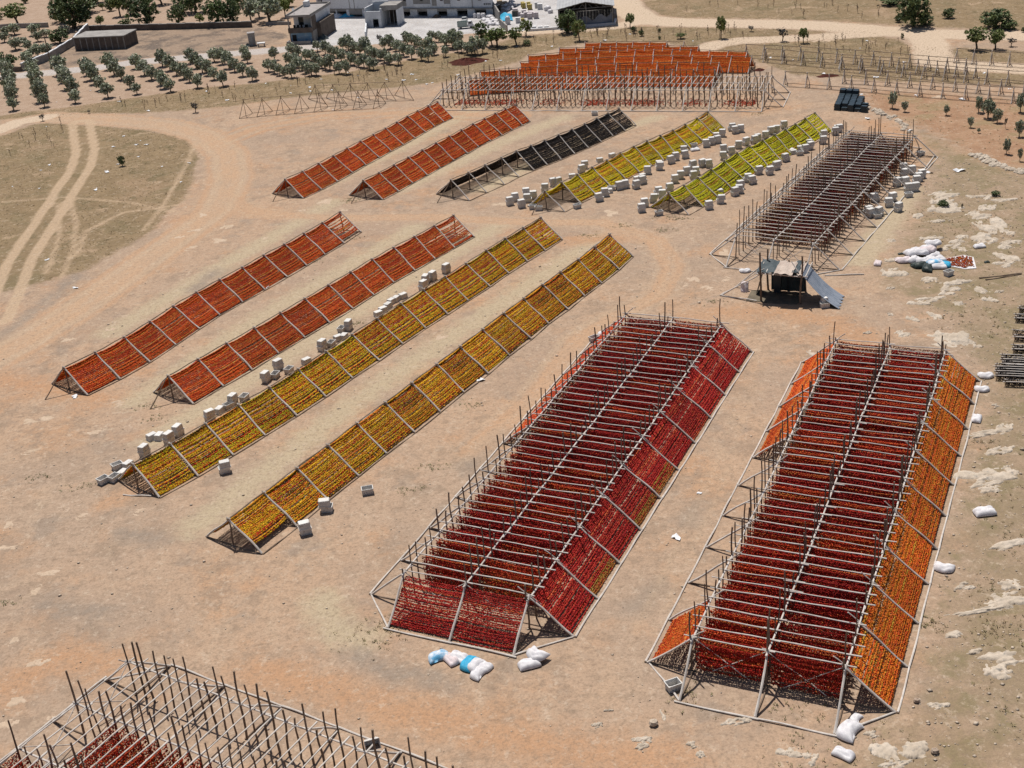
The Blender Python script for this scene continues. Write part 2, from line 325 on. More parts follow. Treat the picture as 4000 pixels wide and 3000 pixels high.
gr = g.mix(g.ramp(g.noise(p, .1, 4, .6), .56, .7, 0, .55), gr, (.305, .205, .128))
gr = g.mix(g.ramp(g.noise(q, .35, 6, .72), .54, .64, 0, .8), gr, (.120, .096, .046))
gr = g.mix(g.ramp(g.noise(q, .27, 6, .7), .57, .66, 0, .75), gr, (.36, .255, .165))
col = g.mix(g.m('MULTIPLY', edge(z_grass, .30, .70), .95), dirt, gr)
rr_ = g.ramp(g.m('ADD', z_rut, g.m('MULTIPLY', rag, .35)), .2, .75)
col = g.mix(g.m('MULTIPLY', rr_, .85), col, g.mix(n3, (.40, .285, .185), (.47, .345, .235)))
rs = g.mix(g.ramp(g.noise(p, .6, 5, .65), .38, .62), (.320, .222, .158), (.365, .265, .195))
rs = g.mix(g.ramp(g.noise(p, 2.5, 5, .7), .56, .72, 0, .6), rs, (.235, .145, .095))
col = g.mix(edge(z_red), col, rs)
rk = g.mix(g.ramp(g.noise(p, .35, 5, .65), .36, .62), (.300, .215, .145), (.225, .170, .105))
rk = g.mix(g.ramp(g.noise(q, .42, 6, .7), .48, .60, 0, .8), rk, (.180, .148, .078))
rk = g.mix(g.ramp(g.noise(q, .8, 6, .75), .60, .70, 0, .6), rk, (.37, .26, .17))
rk = g.mix(g.ramp(g.noise(p, 1.6, 5, .7), .60, .70, 0, .7), rk, (.40, .33, .255))
col = g.mix(g.m('MULTIPLY', edge(z_rock, .3, .8), .9), col, rk)
r2 = g.mix(g.ramp(g.noise(p, .5, 6, .7), .40, .60), (.275, .150, .085), (.335, .200, .120))
r2 = g.mix(g.ramp(g.noise(q, .22, 5, .65), .50, .66, 0, .8), r2, (.235, .175, .090))
r2 = g.mix(g.ramp(g.noise(p, 2.6, 5, .75), .56, .70, 0, .6), r2, (.42, .30, .205))
col = g.mix(g.m('MULTIPLY', edge(z_rs, .3, .7), .92), col, r2)
bn = g.mix(g.ramp(g.noise(q, .25, 6, .7), .44, .60), (.255, .185, .135), (.095, .078, .068))
col = g.mix(g.m('MULTIPLY', edge(z_burn), .9), col, bn)
col = g.mix(edge(z_pale, .3, .7), col, g.mix(n3, (.48, .365, .26), (.53, .42, .315)))
col = g.mix(edge(z_grey, .3, .7), col, g.mix(n3, (.40, .36, .335), (.45, .41, .385)))
yd = g.mix(g.ramp(g.noise(q, .4, 5, .65), .38, .66), (.50, .49, .49), (.40, .39, .39))
col = g.mix(edge(z_white, .4, .6), col, yd)
col = g.mix(g.ramp(g.noise(p, 3.2, 6, .8), .48, .64, 0, .52), col, (.185, .132, .092))
col = g.mix(g.ramp(g.noise(q, 2.1, 6, .8), .53, .66, 0, .50), col, (.50, .40, .305))
col = g.mix(g.ramp(n4, .42, .72, 0, .42), col, (.150, .108, .075))
col = g.mix(g.ramp(n5, .60, .78, 0, .40), col, (.54, .45, .36))
col = g.mix(g.ramp(g.noise(p, 15., 2, .7), .66, .78, 0, .45), col, (.16, .115, .08))
g.put(b.inputs['Base Color'], col)
hgt = g.m('ADD', g.m('MULTIPLY', n3, 1.0), g.m('ADD', g.m('MULTIPLY', n4, .5), g.m('MULTIPLY', n5, .25)))
g.put(b.inputs['Normal'], g.bump(hgt, .55, .10))
def ground_mesh(name, sel, dz):
    f = gf if sel is None else gf[sel]
    used, inv = np.unique(f.ravel(), return_inverse=True)
    v = gv[used].copy(); v[:, 2] += dz
    me = mesh(name, v, inv.reshape(-1, 4), gm)
    for nm, Mx in (('zone_a', M1), ('zone_b', M2), ('zone_c', M3), ('zone_d', M4)):
        a = me.color_attributes.new(nm, 'FLOAT_COLOR', 'POINT'); a.data.foreach_set('color', Mx[used].astype(np.float32).ravel())
    o = ob(name, me); o['kind'] = 'structure'; return o
ground_mesh('ground', None, 0)
fm = lambda a: a.ravel()[gf].mean(1)
ground_mesh('dirt_road', fm(line(MAIN, X, Y, 2.4, 1.4)) > .35, .005)
ground_mesh('gravel_road', fm(grey) > .4, .006)
ground_mesh('farm_track', fm(pale) > .4, .007)
ground_mesh('stone_dust_yard', fm(white) > .5, .009)

# ------------------------------------------------------------------ poles (unit length along z, unit radius) in several crooked variants
POLE = {}
def pole_meshes(mat, k):
    out = []
    for s in range(k):
        r = random.Random(100 + s); n = 6; rings = 7; V = []; F = []
        ax, ay = r.uniform(-.9, .9), r.uniform(-.9, .9); fx = r.uniform(1, 2.3)
        for i in range(rings):
            u = i / (rings - 1); rr = (1.08 - .22 * u) * r.uniform(.93, 1.07)
            ox = ax * math.sin(math.pi * fx * u) * (1 if i not in (0, rings - 1) else .3); oy = ay * math.sin(math.pi * u)
            for j in range(n):
                a = 2 * math.pi * j / n; V.append((ox + rr * math.cos(a), oy + rr * math.sin(a), u))
        for i in range(rings - 1):
            for j in range(n): F.append((i * n + j, i * n + (j + 1) % n, (i + 1) * n + (j + 1) % n, (i + 1) * n + j))
        F += [tuple(reversed(range(n))), tuple((rings - 1) * n + j for j in range(n))]
        out.append(mesh('pole', V, F, MAT[mat], smooth=False))
    return out
for k_ in ('wood', 'brown'): POLE[k_] = pole_meshes(k_, 9)
def pole(name, par, p0, p1, r, mat='wood'):
    p0 = V3(p0); p1 = V3(p1)
    if par is not None: p0 = p0 - par.location; p1 = p1 - par.location
    d = p1 - p0; L = d.length
    z = d / L; x = (V3((0, 0, 1)) - z * z.z) if abs(z.z) < .95 else (V3((1, 0, 0)) - z * z.x)
    x.normalize(); y = z.cross(x)
    M = Matrix(((x.x * r, y.x * r, z.x * L, p0.x), (x.y * r, y.y * r, z.y * L, p0.y), (x.z * r, y.z * r, z.z * L, p0.z), (0, 0, 0, 1)))
    return ob(name, random.choice(POLE[mat]), par, M)

# ------------------------------------------------------------------ strings of drying vegetables
PAL = {  # per type: list of (weight, colour)
 'orange': [(5, (.50, .075, .012)), (3, (.53, .125, .018)), (2.4, (.36, .038, .010)), (1, (.54, .24, .04))],
 'bright': [(5, (.58, .110, .012)), (3, (.60, .160, .020)), (2, (.48, .070, .010)), (1, (.60, .26, .05))],
 'yellow': [(4, (.58, .36, .012)), (3, (.50, .26, .012)), (2, (.42, .33, .012)), (2.4, (.48, .13, .012)), (1.6, (.44, .040, .012)), (1.2, (.13, .075, .01))],
 'gold': [(4, (.60, .34, .014)), (3, (.52, .235, .014)), (1.5, (.44, .31, .014)), (2.4, (.46, .12, .012)), (1.4, (.40, .04, .012)), (1.2, (.13, .07, .01))],
 'lime': [(5, (.50, .39, .012)), (3, (.42, .37, .012)), (3, (.54, .34, .014)), (1.8, (.50, .15, .018)), (1, (.13, .10, .01))],
 'green': [(5, (.43, .41, .012)), (4, (.50, .43, .014)), (2, (.33, .34, .010)), (1.1, (.50, .17, .018)), (1, (.12, .11, .01))],
 'black': [(6, (.013, .010, .011)), (3, (.022, .016, .014)), (1, (.042, .025, .018)), (.6, (.09, .06, .04))],
 'crimson': [(5, (.31, .016, .014)), (3, (.37, .030, .018)), (2, (.21, .010, .010)), (1, (.46, .09, .03))],
 'russet': [(4, (.28, .105, .022)), (3, (.25, .14, .026)), (3, (.32, .028, .015)), (1, (.19, .08, .018))],
 'darkred': [(5, (.32, .020, .012)), (3, (.23, .012, .009)), (2, (.39, .042, .015)), (1, (.46, .12, .028))],
 'amber': [(5, (.50, .115, .012)), (2.2, (.49, .17, .016)), (3, (.45, .070, .012)), (.6, (.44, .25, .03)), (1, (.16, .05, .01))],
 'oxblood': [(5, (.12, .010, .010)), (3, (.075, .007, .007)), (2, (.17, .021, .012)), (1, (.22, .08, .025))],
 'scarlet': [(5, (.40, .036, .014)), (3, (.46, .070, .018)), (2, (.28, .017, .010)), (1, (.46, .16, .035))],
}
OC_F = np.array([(0, 2, 4), (2, 1, 4), (1, 3, 4), (3, 0, 4), (2, 0, 5), (1, 2, 5), (3, 1, 5), (0, 3, 5)])
def blobs(Cn, size, cols, rs):
    """octahedral pods at Cn (n,3); size (n,3) half axes; random lean"""
    n = len(Cn); a = rs.normal(0, .35, (n, 3))
    ex = np.zeros((n, 3)); ex[:, 0] = 1; ex[:, 1] += a[:, 0]; ex[:, 2] += a[:, 1]
    ez = np.zeros((n, 3)); ez[:, 2] = 1; ez[:, 0] += a[:, 2]; ez[:, 1] += rs.normal(0, .35, n)
    ex /= np.linalg.norm(ex, axis=1)[:, None]; ey = np.cross(ez, ex); ey /= np.linalg.norm(ey, axis=1)[:, None]; ez = np.cross(ex, ey)
    V = np.stack([Cn + ex * size[:, :1], Cn - ex * size[:, :1], Cn + ey * size[:, 1:2], Cn - ey * size[:, 1:2], Cn + ez * size[:, 2:], Cn - ez * size[:, 2:]], 1).reshape(-1, 3)
    F = (np.arange(n)[:, None, None] * 6 + OC_F[None]).reshape(-1, 3)
    return V, F, np.repeat(cols, 6, axis=0)
def pick(pal, n, rs):
    wts = np.array([w_ for w_, _ in pal]); cs = np.array([c for _, c in pal])
    return cs[rs.choice(len(cs), n, p=wts / wts.sum())]
PL, PW, PH = 2.9, 2.08, 1.71      # reference bay
PANEL, CURT = {}, {}
def panel(ty, v, t1=.95, band=None, gap=.0, sag=.07, ns=30, blk=1.):
    """strings stretched between two rafters: x along the rack, y outwards, z up"""
    key = (ty, v, t1, band, gap, sag, ns)
    if key in PANEL: return PANEL[key]
    rs = np.random.RandomState(abs(hash(str(key))) % 99991 if False else sum(map(ord, str(key))) * 37 % 99991)
    Cs, Ks = [], []
    for i in range(ns):
        if gap and rs.rand() < gap: continue
        u = .02 + (t1 - .02) * (i + .5) / ns + rs.normal(0, .009); sg = sag * rs.uniform(.5, 1.6) + (.07 * rs.rand() if rs.rand() < .16 else 0)
        pal = PAL[band[0]] if band and u > band[1] + rs.normal(0, .06) else PAL[ty]
        base = pick(pal, 1, rs)[0]
        m = 56; x = .06 + (PL - .12) * (np.arange(m) + rs.uniform(0, 1, m) * .7) / m
        if gap: k = rs.rand(m) > gap * .5; x = x[k]
        m = len(x)
        s_ = x / PL; z = PH * (1 - u) - sg * 4 * s_ * (1 - s_) - .03; y = PW * u
        Cs.append(np.stack([x, np.full(m, y) + rs.normal(0, .012, m), z + rs.normal(0, .012, m)], 1))
        c = np.where(rs.rand(m, 1) < .62, base[None], pick(pal, m, rs)); Ks.append(c * rs.uniform(.72, 1.2, (m, 1)))
    Cs = np.vstack(Cs); Ks = np.vstack(Ks); n = len(Cs)
    sz = np.stack([rs.uniform(.030, .044, n), rs.uniform(.036, .054, n), rs.uniform(.044, .070, n)], 1) * blk * (30 / ns) ** .5 * (1.12 if t1 > .5 else .8)
    V, F, K = blobs(Cs, sz, Ks, rs)
    PANEL[key] = mesh('pepper_strings', V, F, MAT['veg'], K); return PANEL[key]
CW = 3.48
def curtain(ty, v, z0=.24, z1=1.86, gap=.06, blk=1., ns=17):
    key = (ty, v, z0, z1, gap, ns)
    if key in CURT: return CURT[key]
    rs = np.random.RandomState(sum(map(ord, str(key))) * 53 % 99991)
    Cs, Ks = [], []
    for i in range(ns):
        if rs.rand() < gap: continue
        zz = z1 - (z1 - z0) * i / (ns - 1) + rs.normal(0, .015); sg = rs.uniform(.03, .12)
        base = pick(PAL[ty], 1, rs)[0]; m = 60
        x = .15 + (CW - .3) * (np.arange(m) + rs.uniform(0, .7, m)) / m
        k = rs.rand(m) > gap; x = x[k]; m = len(x); s_ = x / CW
        Cs.append(np.stack([x, rs.normal(0, .02, m) + rs.normal(0, .03), zz - sg * 4 * s_ * (1 - s_) + rs.normal(0, .012, m)], 1))
        c = np.where(rs.rand(m, 1) < .6, base[None], pick(PAL[ty], m, rs)); Ks.append(c * rs.uniform(.7, 1.2, (m, 1)))
    Cs = np.vstack(Cs); Ks = np.vstack(Ks); n = len(Cs)
    sz = np.stack([rs.uniform(.030, .046, n), rs.uniform(.030, .05, n), rs.uniform(.046, .074, n)], 1) * blk
    V, F, K = blobs(Cs, sz, Ks, rs)
    CURT[key] = mesh('pepper_curtain', V, F, MAT['veg'], K); return CURT[key]
def frame(o, ex, ey, sx=1, sy=1, sz=1):
    return Matrix(((ex.x * sx, ey.x * sy, 0, o.x), (ex.y * sx, ey.y * sy, 0, o.y), (0, 0, sz, o.z), (0, 0, 0, 1)))
UP = V3((0, 0, 1))
def flat(v): return V3((v.x, v.y, 0))
def smooth_pts(P, k=1):
    for _ in range(k):
        P = [P[0]] + [P[i - 1] * .25 + P[i] * .5 + P[i + 1] * .25 for i in range(1, len(P) - 1)] + [P[-1]]
    return P

def aframe(name, label, tops, kinds, group, H=PH, W=PW, part='pepper_strings', stay=True, thin=1., ties=True, smk=1, opts=None, rmat='wood', skew=None):
    """A-frame drying rack; tops = photo pixels of the ridge posts; kinds(side, bay) -> palette type, spec or None"""
    P = smooth_pts([flat(G(x, y, H)) for x, y in tops], smk)
    n = len(P); root = empty(name, P[0]); tag(root, label, 'drying rack', group)
    T = [(P[min(i + 1, n - 1)] - P[max(i - 1, 0)]).normalized() for i in range(n)]
    NR = [V3(skew).normalized() if skew else V3((t_.y, -t_.x, 0)) for t_ in T]
    j = lambda s: random.uniform(-s, s)
    tp = [P[i] + UP * H for i in range(n)]
    fr = [P[i] + NR[i] * (W + j(.08)) + T[i] * j(.06) for i in range(n)]; fl = [P[i] - NR[i] * (W + j(.08)) + T[i] * j(.06) for i in range(n)]
    z4 = UP * .04
    for i in range(n):
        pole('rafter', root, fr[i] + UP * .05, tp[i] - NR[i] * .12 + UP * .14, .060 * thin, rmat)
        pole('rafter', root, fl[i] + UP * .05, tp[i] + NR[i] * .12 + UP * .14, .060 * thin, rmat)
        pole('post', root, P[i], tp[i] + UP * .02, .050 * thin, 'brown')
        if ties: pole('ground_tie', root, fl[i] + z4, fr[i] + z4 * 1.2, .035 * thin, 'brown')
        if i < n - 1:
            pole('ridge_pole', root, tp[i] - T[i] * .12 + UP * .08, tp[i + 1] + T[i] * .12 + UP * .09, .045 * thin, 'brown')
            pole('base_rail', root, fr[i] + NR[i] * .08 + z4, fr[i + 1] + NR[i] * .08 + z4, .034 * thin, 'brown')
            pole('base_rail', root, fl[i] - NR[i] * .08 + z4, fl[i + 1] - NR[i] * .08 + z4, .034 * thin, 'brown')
            d = P[i + 1] - P[i]; L = d.length; t_ = d / L; nr = V3((t_.y, -t_.x, 0))
            for side in (1, -1):
                k = kinds(side, i)
                if not k: continue
                o_ = dict(opts or {})
                if isinstance(k, tuple): o_.update(k[1]); k = k[0]
                me = panel(k, random.randrange(3), **o_)
                if side == 1: M = frame(P[i + 1] - root.location, -t_, nr, L / PL, W / PW, H / PH)
                else: M = frame(P[i] - root.location, t_, -nr, L / PL, W / PW, H / PH)
                s_ = ob(part, me, root, M); s_['kind'] = 'stuff'
    if stay:
        pole('end_stay', root, P[0] - T[0] * 1.9 - NR[0] * .3, tp[0] + UP * .1, .045 * thin, 'brown')
    return root, P, NR

F1 = [(250,1439),(374,1379),(490,1322),(587,1258),(677,1197),(767,1140),(860,1096),(946,1046),(1032,998),(1111,956),(1188,914),(1261,872),(1329,830)]
F2 = [(658,1471),(775,1406),(886,1342),(995,1283),(1096,1223),(1192,1168),(1285,1117),(1370,1063),(1452,1014),(1538,969),(1620,925),(1698,885),(1772,843)]
F3 = [(518,1816),(665,1740),(804,1656),(933,1584),(1053,1516),(1166,1444),(1274,1376),(1376,1308),(1472,1247),(1566,1186),(1653,1132),(1740,1082),(1821,1034),(1899,976),(1973,933),(2045,892),(2113,852)]
F4 = [(893,2031),(1033,1927),(1160,1832),(1281,1742),(1396,1656),(1505,1575),(1610,1500),(1705,1424),(1799,1356),(1886,1290),(1968,1225),(2047,1168),(2120,1114),(2189,1063),(2260,1017),(2325,967),(2382,917)]
c1 = C(1000, 0); c2 = C(2000, 0); c3 = C(3000, 0)
Mr1 = [c1(*q_) for q_ in [(252,1553),(408,1485),(545,1415),(668,1350),(792,1282),(903,1220),(1018,1165),(1120,1110),(1222,1060),(1308,1005),(1397,960),(1490,915),(1570,882)]]
Mr2 = [c1(*q_) for q_ in [(927,1563),(1065,1495),(1195,1428),(1318,1363),(1437,1298),(1560,1238),(1673,1180),(1775,1122),(1877,1075),(1978,1025),(2070,980),(2160,940),(2240,908)]]
Mr3 = [c1(*q_) for q_ in [(1685,1560),(1838,1495),(1985,1430),(2120,1365)]] + [c2(*q_) for q_ in [(42,1305),(165,1260),(285,1218),(405,1168),(520,1122),(628,1072),(735,1025),(833,980),(925,938)]]
Mr4 = [c2(*q_) for q_ in [(285,1655),(430,1575),(567,1510),(697,1450),(822,1385),(942,1325),(1052,1265),(1170,1220),(1283,1175),(1395,1130),(1500,1078),(1602,1025),(1690,968)]]
Mr5 = [c2(*q_) for q_ in [(1355,1669),(1490,1605),(1607,1540),(1725,1465),(1832,1390),(1945,1320),(2055,1260),(2165,1215)]] + [c3(*q_) for q_ in [(62,1165),(150,1120),(238,1075),(320,1025),(405,978)]]
NEAR, MIDD, FAR = 'near A-frame racks left of the box racks', 'middle A-frame racks behind the cross track', 'far rows of orange racks'
aframe('drying_rack', 'near A-frame rack of orange-red pepper strings, farthest left, beside the curving dirt road', F1, lambda s, b_: ('orange', dict(gap=.28)) if b_ == 11 else 'orange', NEAR, opts=dict(t1=.93))
aframe('drying_rack', 'near A-frame rack of orange-red pepper strings between the leftmost rack and the yellow ones', F2, lambda s, b_: ('orange', dict(gap=.26)) if b_ == 11 else 'orange', NEAR, opts=dict(t1=.93))
R_F3, P_F3, N_F3 = aframe('drying_rack', 'near A-frame rack of olive-yellow pepper strings with white crates along its far side', F3, lambda s, b_: ('yellow', dict(t1=.94)) , NEAR, stay=False)
aframe('drying_rack', 'near A-frame rack of golden pepper strings, next to the big crimson box rack', F4, lambda s, b_: ('gold', dict(t1=.92 if b_ else .72)), NEAR, stay=False)
aframe('drying_rack', 'middle A-frame rack of rust-red pepper strings, leftmost behind the cross track', Mr1, lambda s, b_: 'orange', MIDD, opts=dict(t1=.93))
aframe('drying_rack', 'middle A-frame rack of rust-red pepper strings beside the blackish aubergine rack', Mr2, lambda s, b_: 'orange', MIDD, opts=dict(t1=.93))
aframe('drying_rack', 'A-frame rack of blackish dried aubergine strings, near bays empty on the right', Mr3,
       lambda s, b_: (('black', dict(gap=.10, t1=.93)) if s == -1 or b_ > 3 else None), MIDD, part='aubergine_strings')
aframe('drying_rack', 'middle A-frame rack of yellow-green peppers, right of the blackish aubergine rack', Mr4,
       lambda s, b_: (None if (s == 1 and b_ == 0) else ('lime', dict(sag=.12, t1=.95, ns=26))), MIDD)
aframe('drying_rack', 'middle A-frame rack of bright green peppers beside the dark tall box rack', Mr5,
       lambda s, b_: ('green', dict(sag=.12, t1=.36 if b_ == 0 else .95, ns=12 if b_ == 0 else 26)) if s == 1 else ('green', dict(sag=.12, ns=26)), MIDD)

# far rows of orange racks, seen side on
ORW = [
 ([(2285,168),(2346,166),(2409,165),(2472,164),(2538,164),(2606,165),(2672,166)], 'rearmost and shortest row of the far orange pepper racks, by the dry field', 5),
 ([(2185,189),(2250,188),(2318,186),(2384,185),(2452,183),(2520,181),(2589,181),(2659,181),(2729,181)], 'second row from the back among the far orange pepper racks', 9),
 ([(2063,217),(2131,212),(2199,207),(2268,203),(2340,201),(2410,199),(2481,198),(2555,196),(2627,196),(2700,197),(2772,198),(2846,200),(2919,203)], 'third row from the back among the far orange pepper racks', 12),
 ([(2032,244),(2105,239),(2179,235),(2253,231),(2326,228),(2402,225),(2477,222),(2554,220),(2629,220),(2705,220),(2782,221),(2859,222),(2936,223)], 'fourth and longest row from the back among the far orange pepper racks', 12),
 ([(1877,278),(1950,272),(2023,268),(2102,264),(2176,260),(2252,256),(2330,253),(2409,250),(2488,248),(2567,247),(2648,246),(2729,247),(2809,248)], 'fifth row from the back among the far orange pepper racks', 12),
 ([(1830,312),(1905,305),(1980,299),(2056,294),(2136,290),(2215,286),(2296,282),(2377,279),(2461,277),(2543,276),(2627,275),(2710,275),(2793,276)], 'front row of the far orange pepper racks, just behind the bare pole rack', 12)]
for tops, lab, nb in ORW:
    aframe('drying_rack', lab, tops, lambda s, b_, nb=nb: ('bright', dict(t1=.9)) if b_ < nb else None, FAR, H=1.62, W=1.8, stay=False, smk=2, thin=.85)
    P0, P1 = G(*tops[0], 1.62), G(*tops[-1], 1.62)

# bare A-frames
BARE = 'bare A-frame racks on the dry field'
def bare(lab, tops, H=1.5, W=.75, stay=False, rm='wood', skew=None):
    aframe('bare_rack', lab, tops, lambda s, b_: None, BARE, H=H, W=W, stay=stay, smk=2, thin=.8 if skew is None else .6, rmat=rm, skew=skew)
bare('bare pole A-frame beside the olive orchard, the rear one of two', [c1(*q_) for q_ in [(510,745),(660,738),(815,730),(965,722),(1105,715),(1265,712)]], 1.95, 2.15, rm='brown', skew=(.59, -.81, 0))
bare('bare pole A-frame beside the olive orchard, the longer front one of two', [c1(*q_) for q_ in [(-110,867),(50,850),(215,838),(370,825),(545,808),(705,800),(885,790),(1048,782)]], 1.95, 1.3, rm='brown', skew=(.58, .81, 0))
bare('bare pole frame in the rearmost row right of the orange racks', [(2915,176),(2985,180)] + [c3(*q_) for q_ in [(130,400),(285,410),(440,420),(600,430),(755,440),(915,450),(1072,462),(1228,476),(1388,492),(1548,505),(1715,515)]])
bare('bare pole frame in the second row from the back right of the orange racks', [c3(*q_) for q_ in [(-20,425),(140,436),(305,452),(475,465),(640,478),(805,487),(970,497),(1135,508),(1300,520),(1465,535),(1625,545),(1800,555)]])
bare('bare pole frame in the third row, its near end above the dark crates', [c3(*q_) for q_ in [(640,500),(815,513),(1000,527),(1180,548),(1355,563),(1537,578),(1718,590),(1900,603),(2080,615),(2260,628)]])
bare('bare pole frame in the fourth row, behind the front fence-like frame', [c3(*q_) for q_ in [(660,600),(850,609),(1035,618),(1228,632),(1425,650),(1625,665),(1828,680),(2022,694),(2215,708)]])
bare('bare fence-like pole frame in the front row behind the dark crates', [c3(*q_) for q_ in [(150,625),(340,635),(530,648),(725,660),(918,675),(1118,695),(1320,710),(1513,724),(1712,738),(1917,750),(2125,765)]], 1.5, .7)
bare('bare pole frame at the far right edge near the farm track', [c3(*q_) for q_ in [(1635,425),(1785,438),(1938,448),(2092,456),(2250,464)]])

# ------------------------------------------------------------------ tall box racks
def boxrack(label, A, B, side, nsp, span, H, W, st, brace, curt, slope=None, near_end=None, far_end=True, near_slope=None, tall=(.6, 2.0), postw=.042, wmat='wood', front_tie=True, cpart='pepper_curtain', brsides=(0, 1), mid=False):
    """reference rail A->B (world xy, on the ground); other rails towards 'side' (+1 = left)."""
    A = flat(A); B = flat(B); d = B - A; Ltot = d.length; t_ = d / Ltot
    m = V3((-t_.y, t_.x, 0)) * side
    root = empty('box_rack', A); tag(root, label, 'drying rack', 'tall box racks of poles')
    j = lambda s: random.uniform(-s, s)
    nb = max(1, round(Ltot / brace)); Lb = Ltot / nb; K = round(Ltot / st); sp = Ltot / K
    for r in range(nsp + 1):
        o = A + m * span * r
        n_ = max(2, round(Ltot / 4.6))
        for i in range(n_):
            a_ = Ltot * i / n_ - .25; b_ = Ltot * (i + 1) / n_ + .25
            pole('rail', root, o + t_ * a_ + UP * (H + j(.03)), o + t_ * b_ + UP * (H + j(.03)) + m * j(.05), .045, wmat)
        for k in range(K + 1):
            f = o + t_ * (k * sp + j(.06)) + m * (j(.05) + .07)
            top = f + UP * (H + random.uniform(*tall) * (1.0 if random.random() > .15 else .4)) + t_ * j(.12) + m * j(.12)
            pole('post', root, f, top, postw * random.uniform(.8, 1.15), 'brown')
            if r < nsp:
                q0 = o + t_ * (k * sp + .08 + j(.05)) - m * (.22 + random.random() * .35) + UP * (H + .09)
                q1 = o + t_ * (k * sp + .08 + j(.06)) + m * (span + .22 + random.random() * .4) + UP * (H + .09 + j(.03))
                pole('crossbar', root, q0, q1, .036 * random.uniform(.85, 1.15), wmat)
                ty = curt(k, r, K) if k < K + 1 else None
                if ty:
                    op = {}
                    if isinstance(ty, tuple): ty, op = ty
                    me = curtain(ty, random.randrange(3), **op)
                    p_ = o + t_ * (k * sp + .02) - root.location
                    ey = t_ * (1 if side == -1 else -1); ey = V3((-m.y, m.x, 0))
                    c_ = ob(cpart, me, root, frame(p_, m, ey, span / CW, 1, H / 1.89)); c_['kind'] = 'stuff'
                    if mid and k < K and random.random() < .85:
                        c_ = ob(cpart, curtain(ty, random.randrange(3), **op), root, frame(p_ + t_ * sp * random.uniform(.4, .6), m, ey, span / CW, 1, H / 1.89 * random.uniform(.88, .97))); c_['kind'] = 'stuff'
    ends = []
    for sgn, o in ((0, A), (1, A + m * span * nsp)):
        out = -m if sgn == 0 else m
        if sgn not in brsides: continue
        feet = [o + t_ * (Lb * i + j(.06)) + out * W for i in range(nb + 1)]
        for i in range(nb + 1):
            b0 = o + t_ * (Lb * i)
            pole('brace', root, feet[i] + UP * .03, b0 + UP * (H + .12) - out * .12, .058, wmat)
            pole('ground_tie', root, feet[i] + UP * .03 + out * .15, b0 + UP * .05 - out * .2, .04, 'brown')
            pole('knee_brace', root, b0 - out * .55 + UP * (H + .55), b0 + out * .5 + UP * (H - .5) + t_ * .3, .03, wmat)
            if i < nb:
                pole('base_rail', root, feet[i] + out * .1 + UP * .05, feet[i + 1] + out * .1 + UP * .05, .05, wmat)
                k = slope(sgn, i, nb) if slope else None
                if k:
                    op = {}
                    if isinstance(k, tuple): k, op = k
                    me = panel(k, random.randrange(3), **dict(dict(t1=.92, sag=.05, ns=34), **op))
                    x = -t_ if V3((-t_.x, -t_.y, 0)).cross(out).z > 0 else t_
                    st0 = o + t_ * (Lb * (i + 1)) if x == -t_ else o + t_ * (Lb * i)
                    s_ = ob('slope_strings', me, root, frame(st0 - root.location, x, out, Lb / PL, W / PW, (H - .05) / PH)); s_['kind'] = 'stuff'
    for e, (dst, sg) in enumerate(((0, -1), (Ltot, 1))):
        if (e == 0 and not near_end) or (e == 1 and not far_end): continue
        for r in range(nsp + 1):
            o = A + m * span * r + t_ * dst
            pole('end_brace', root, o + t_ * sg * W + UP * .03, o + UP * (H + .15) - t_ * sg * .1, .060, wmat)
            pole('ground_tie', root, o + t_ * sg * (W + .1) + UP * .05, o + UP * .05, .04, 'brown')
            if r < nsp: pole('base_rail', root, o + t_ * sg * (W + .12) - m * .2 + UP * .06, o + t_ * sg * (W + .12) + m * (span + .2) + UP * .06, .05, wmat)
            if r < nsp and e == 0 and near_slope:
                me = panel(near_slope, random.randrange(3), t1=.92, sag=.05, ns=34)
                out = t_ * sg; x = m if m.cross(out).z > 0 else -m
                st0 = o if x == m else o + m * span
                s_ = ob('slope_strings', me, root, frame(st0 - root.location, x, out, span / PL, W / PW, (H - .05) / PH)); s_['kind'] = 'stuff'
        if e == 0:
            for r in range(nsp):
                o = A + m * span * r
                pole('cross_brace', root, o + UP * .15 + m * .8, o + m * span + UP * (H + .1), .026, wmat)
                pole('cross_brace', root, o + m * (span - .8) + UP * .15, o + UP * (H + .1), .026, wmat)
            # corner beams from the end frame out to the side feet
            for rr, sgn in ((0, -1), (nsp, 1)):
                o = A + m * span * rr
                pole('corner_beam', root, o - t_ * W + UP * .05, o + m * sgn * W + UP * .05, .05, wmat)
    return root
H2, WB = 1.888, 2.215
def along(x0, y0, a, L): a = math.radians(a); return V3((x0, y0, 0)), V3((x0 + L * math.cos(a), y0 + L * math.sin(a), 0))
A, B = along(-.113, 52.92, 63.485, 33.38)
boxrack('tall box rack of crimson pepper curtains in the centre, sacks at its near end', A, B, 1, 2, 3.48, H2, WB, .80, 3.338,
        lambda k, r, K: None if k < 2 else (random.choice(['crimson', 'darkred', 'crimson', 'darkred', 'crimson', 'scarlet']), dict(gap=.05)),
        slope=lambda s, i, n: (('crimson', dict(band=('russet', .70) if i in (1, 3, 4) else None)) if s == 0 else (('scarlet', {}) if i > 4 else None)),
        near_end=True, near_slope='crimson', mid=True)
A, B = along(13.48, 45.58, 64.16, 33.26)
boxrack('tall box rack of dark red pepper curtains at the right, orange strings down its side', A, B, 1, 2, 3.48, H2, WB, .80, 3.326,
        lambda k, r, K: (random.choice(['darkred', 'darkred', 'scarlet', 'crimson']), dict(gap=.05)),
        slope=lambda s, i, n: ('amber', dict(t1=.90)) if s == 0 else (('orange', dict(t1=.9)) if i in (0, 6, 7, 8, 9) else None),
        near_end=True, mid=True)
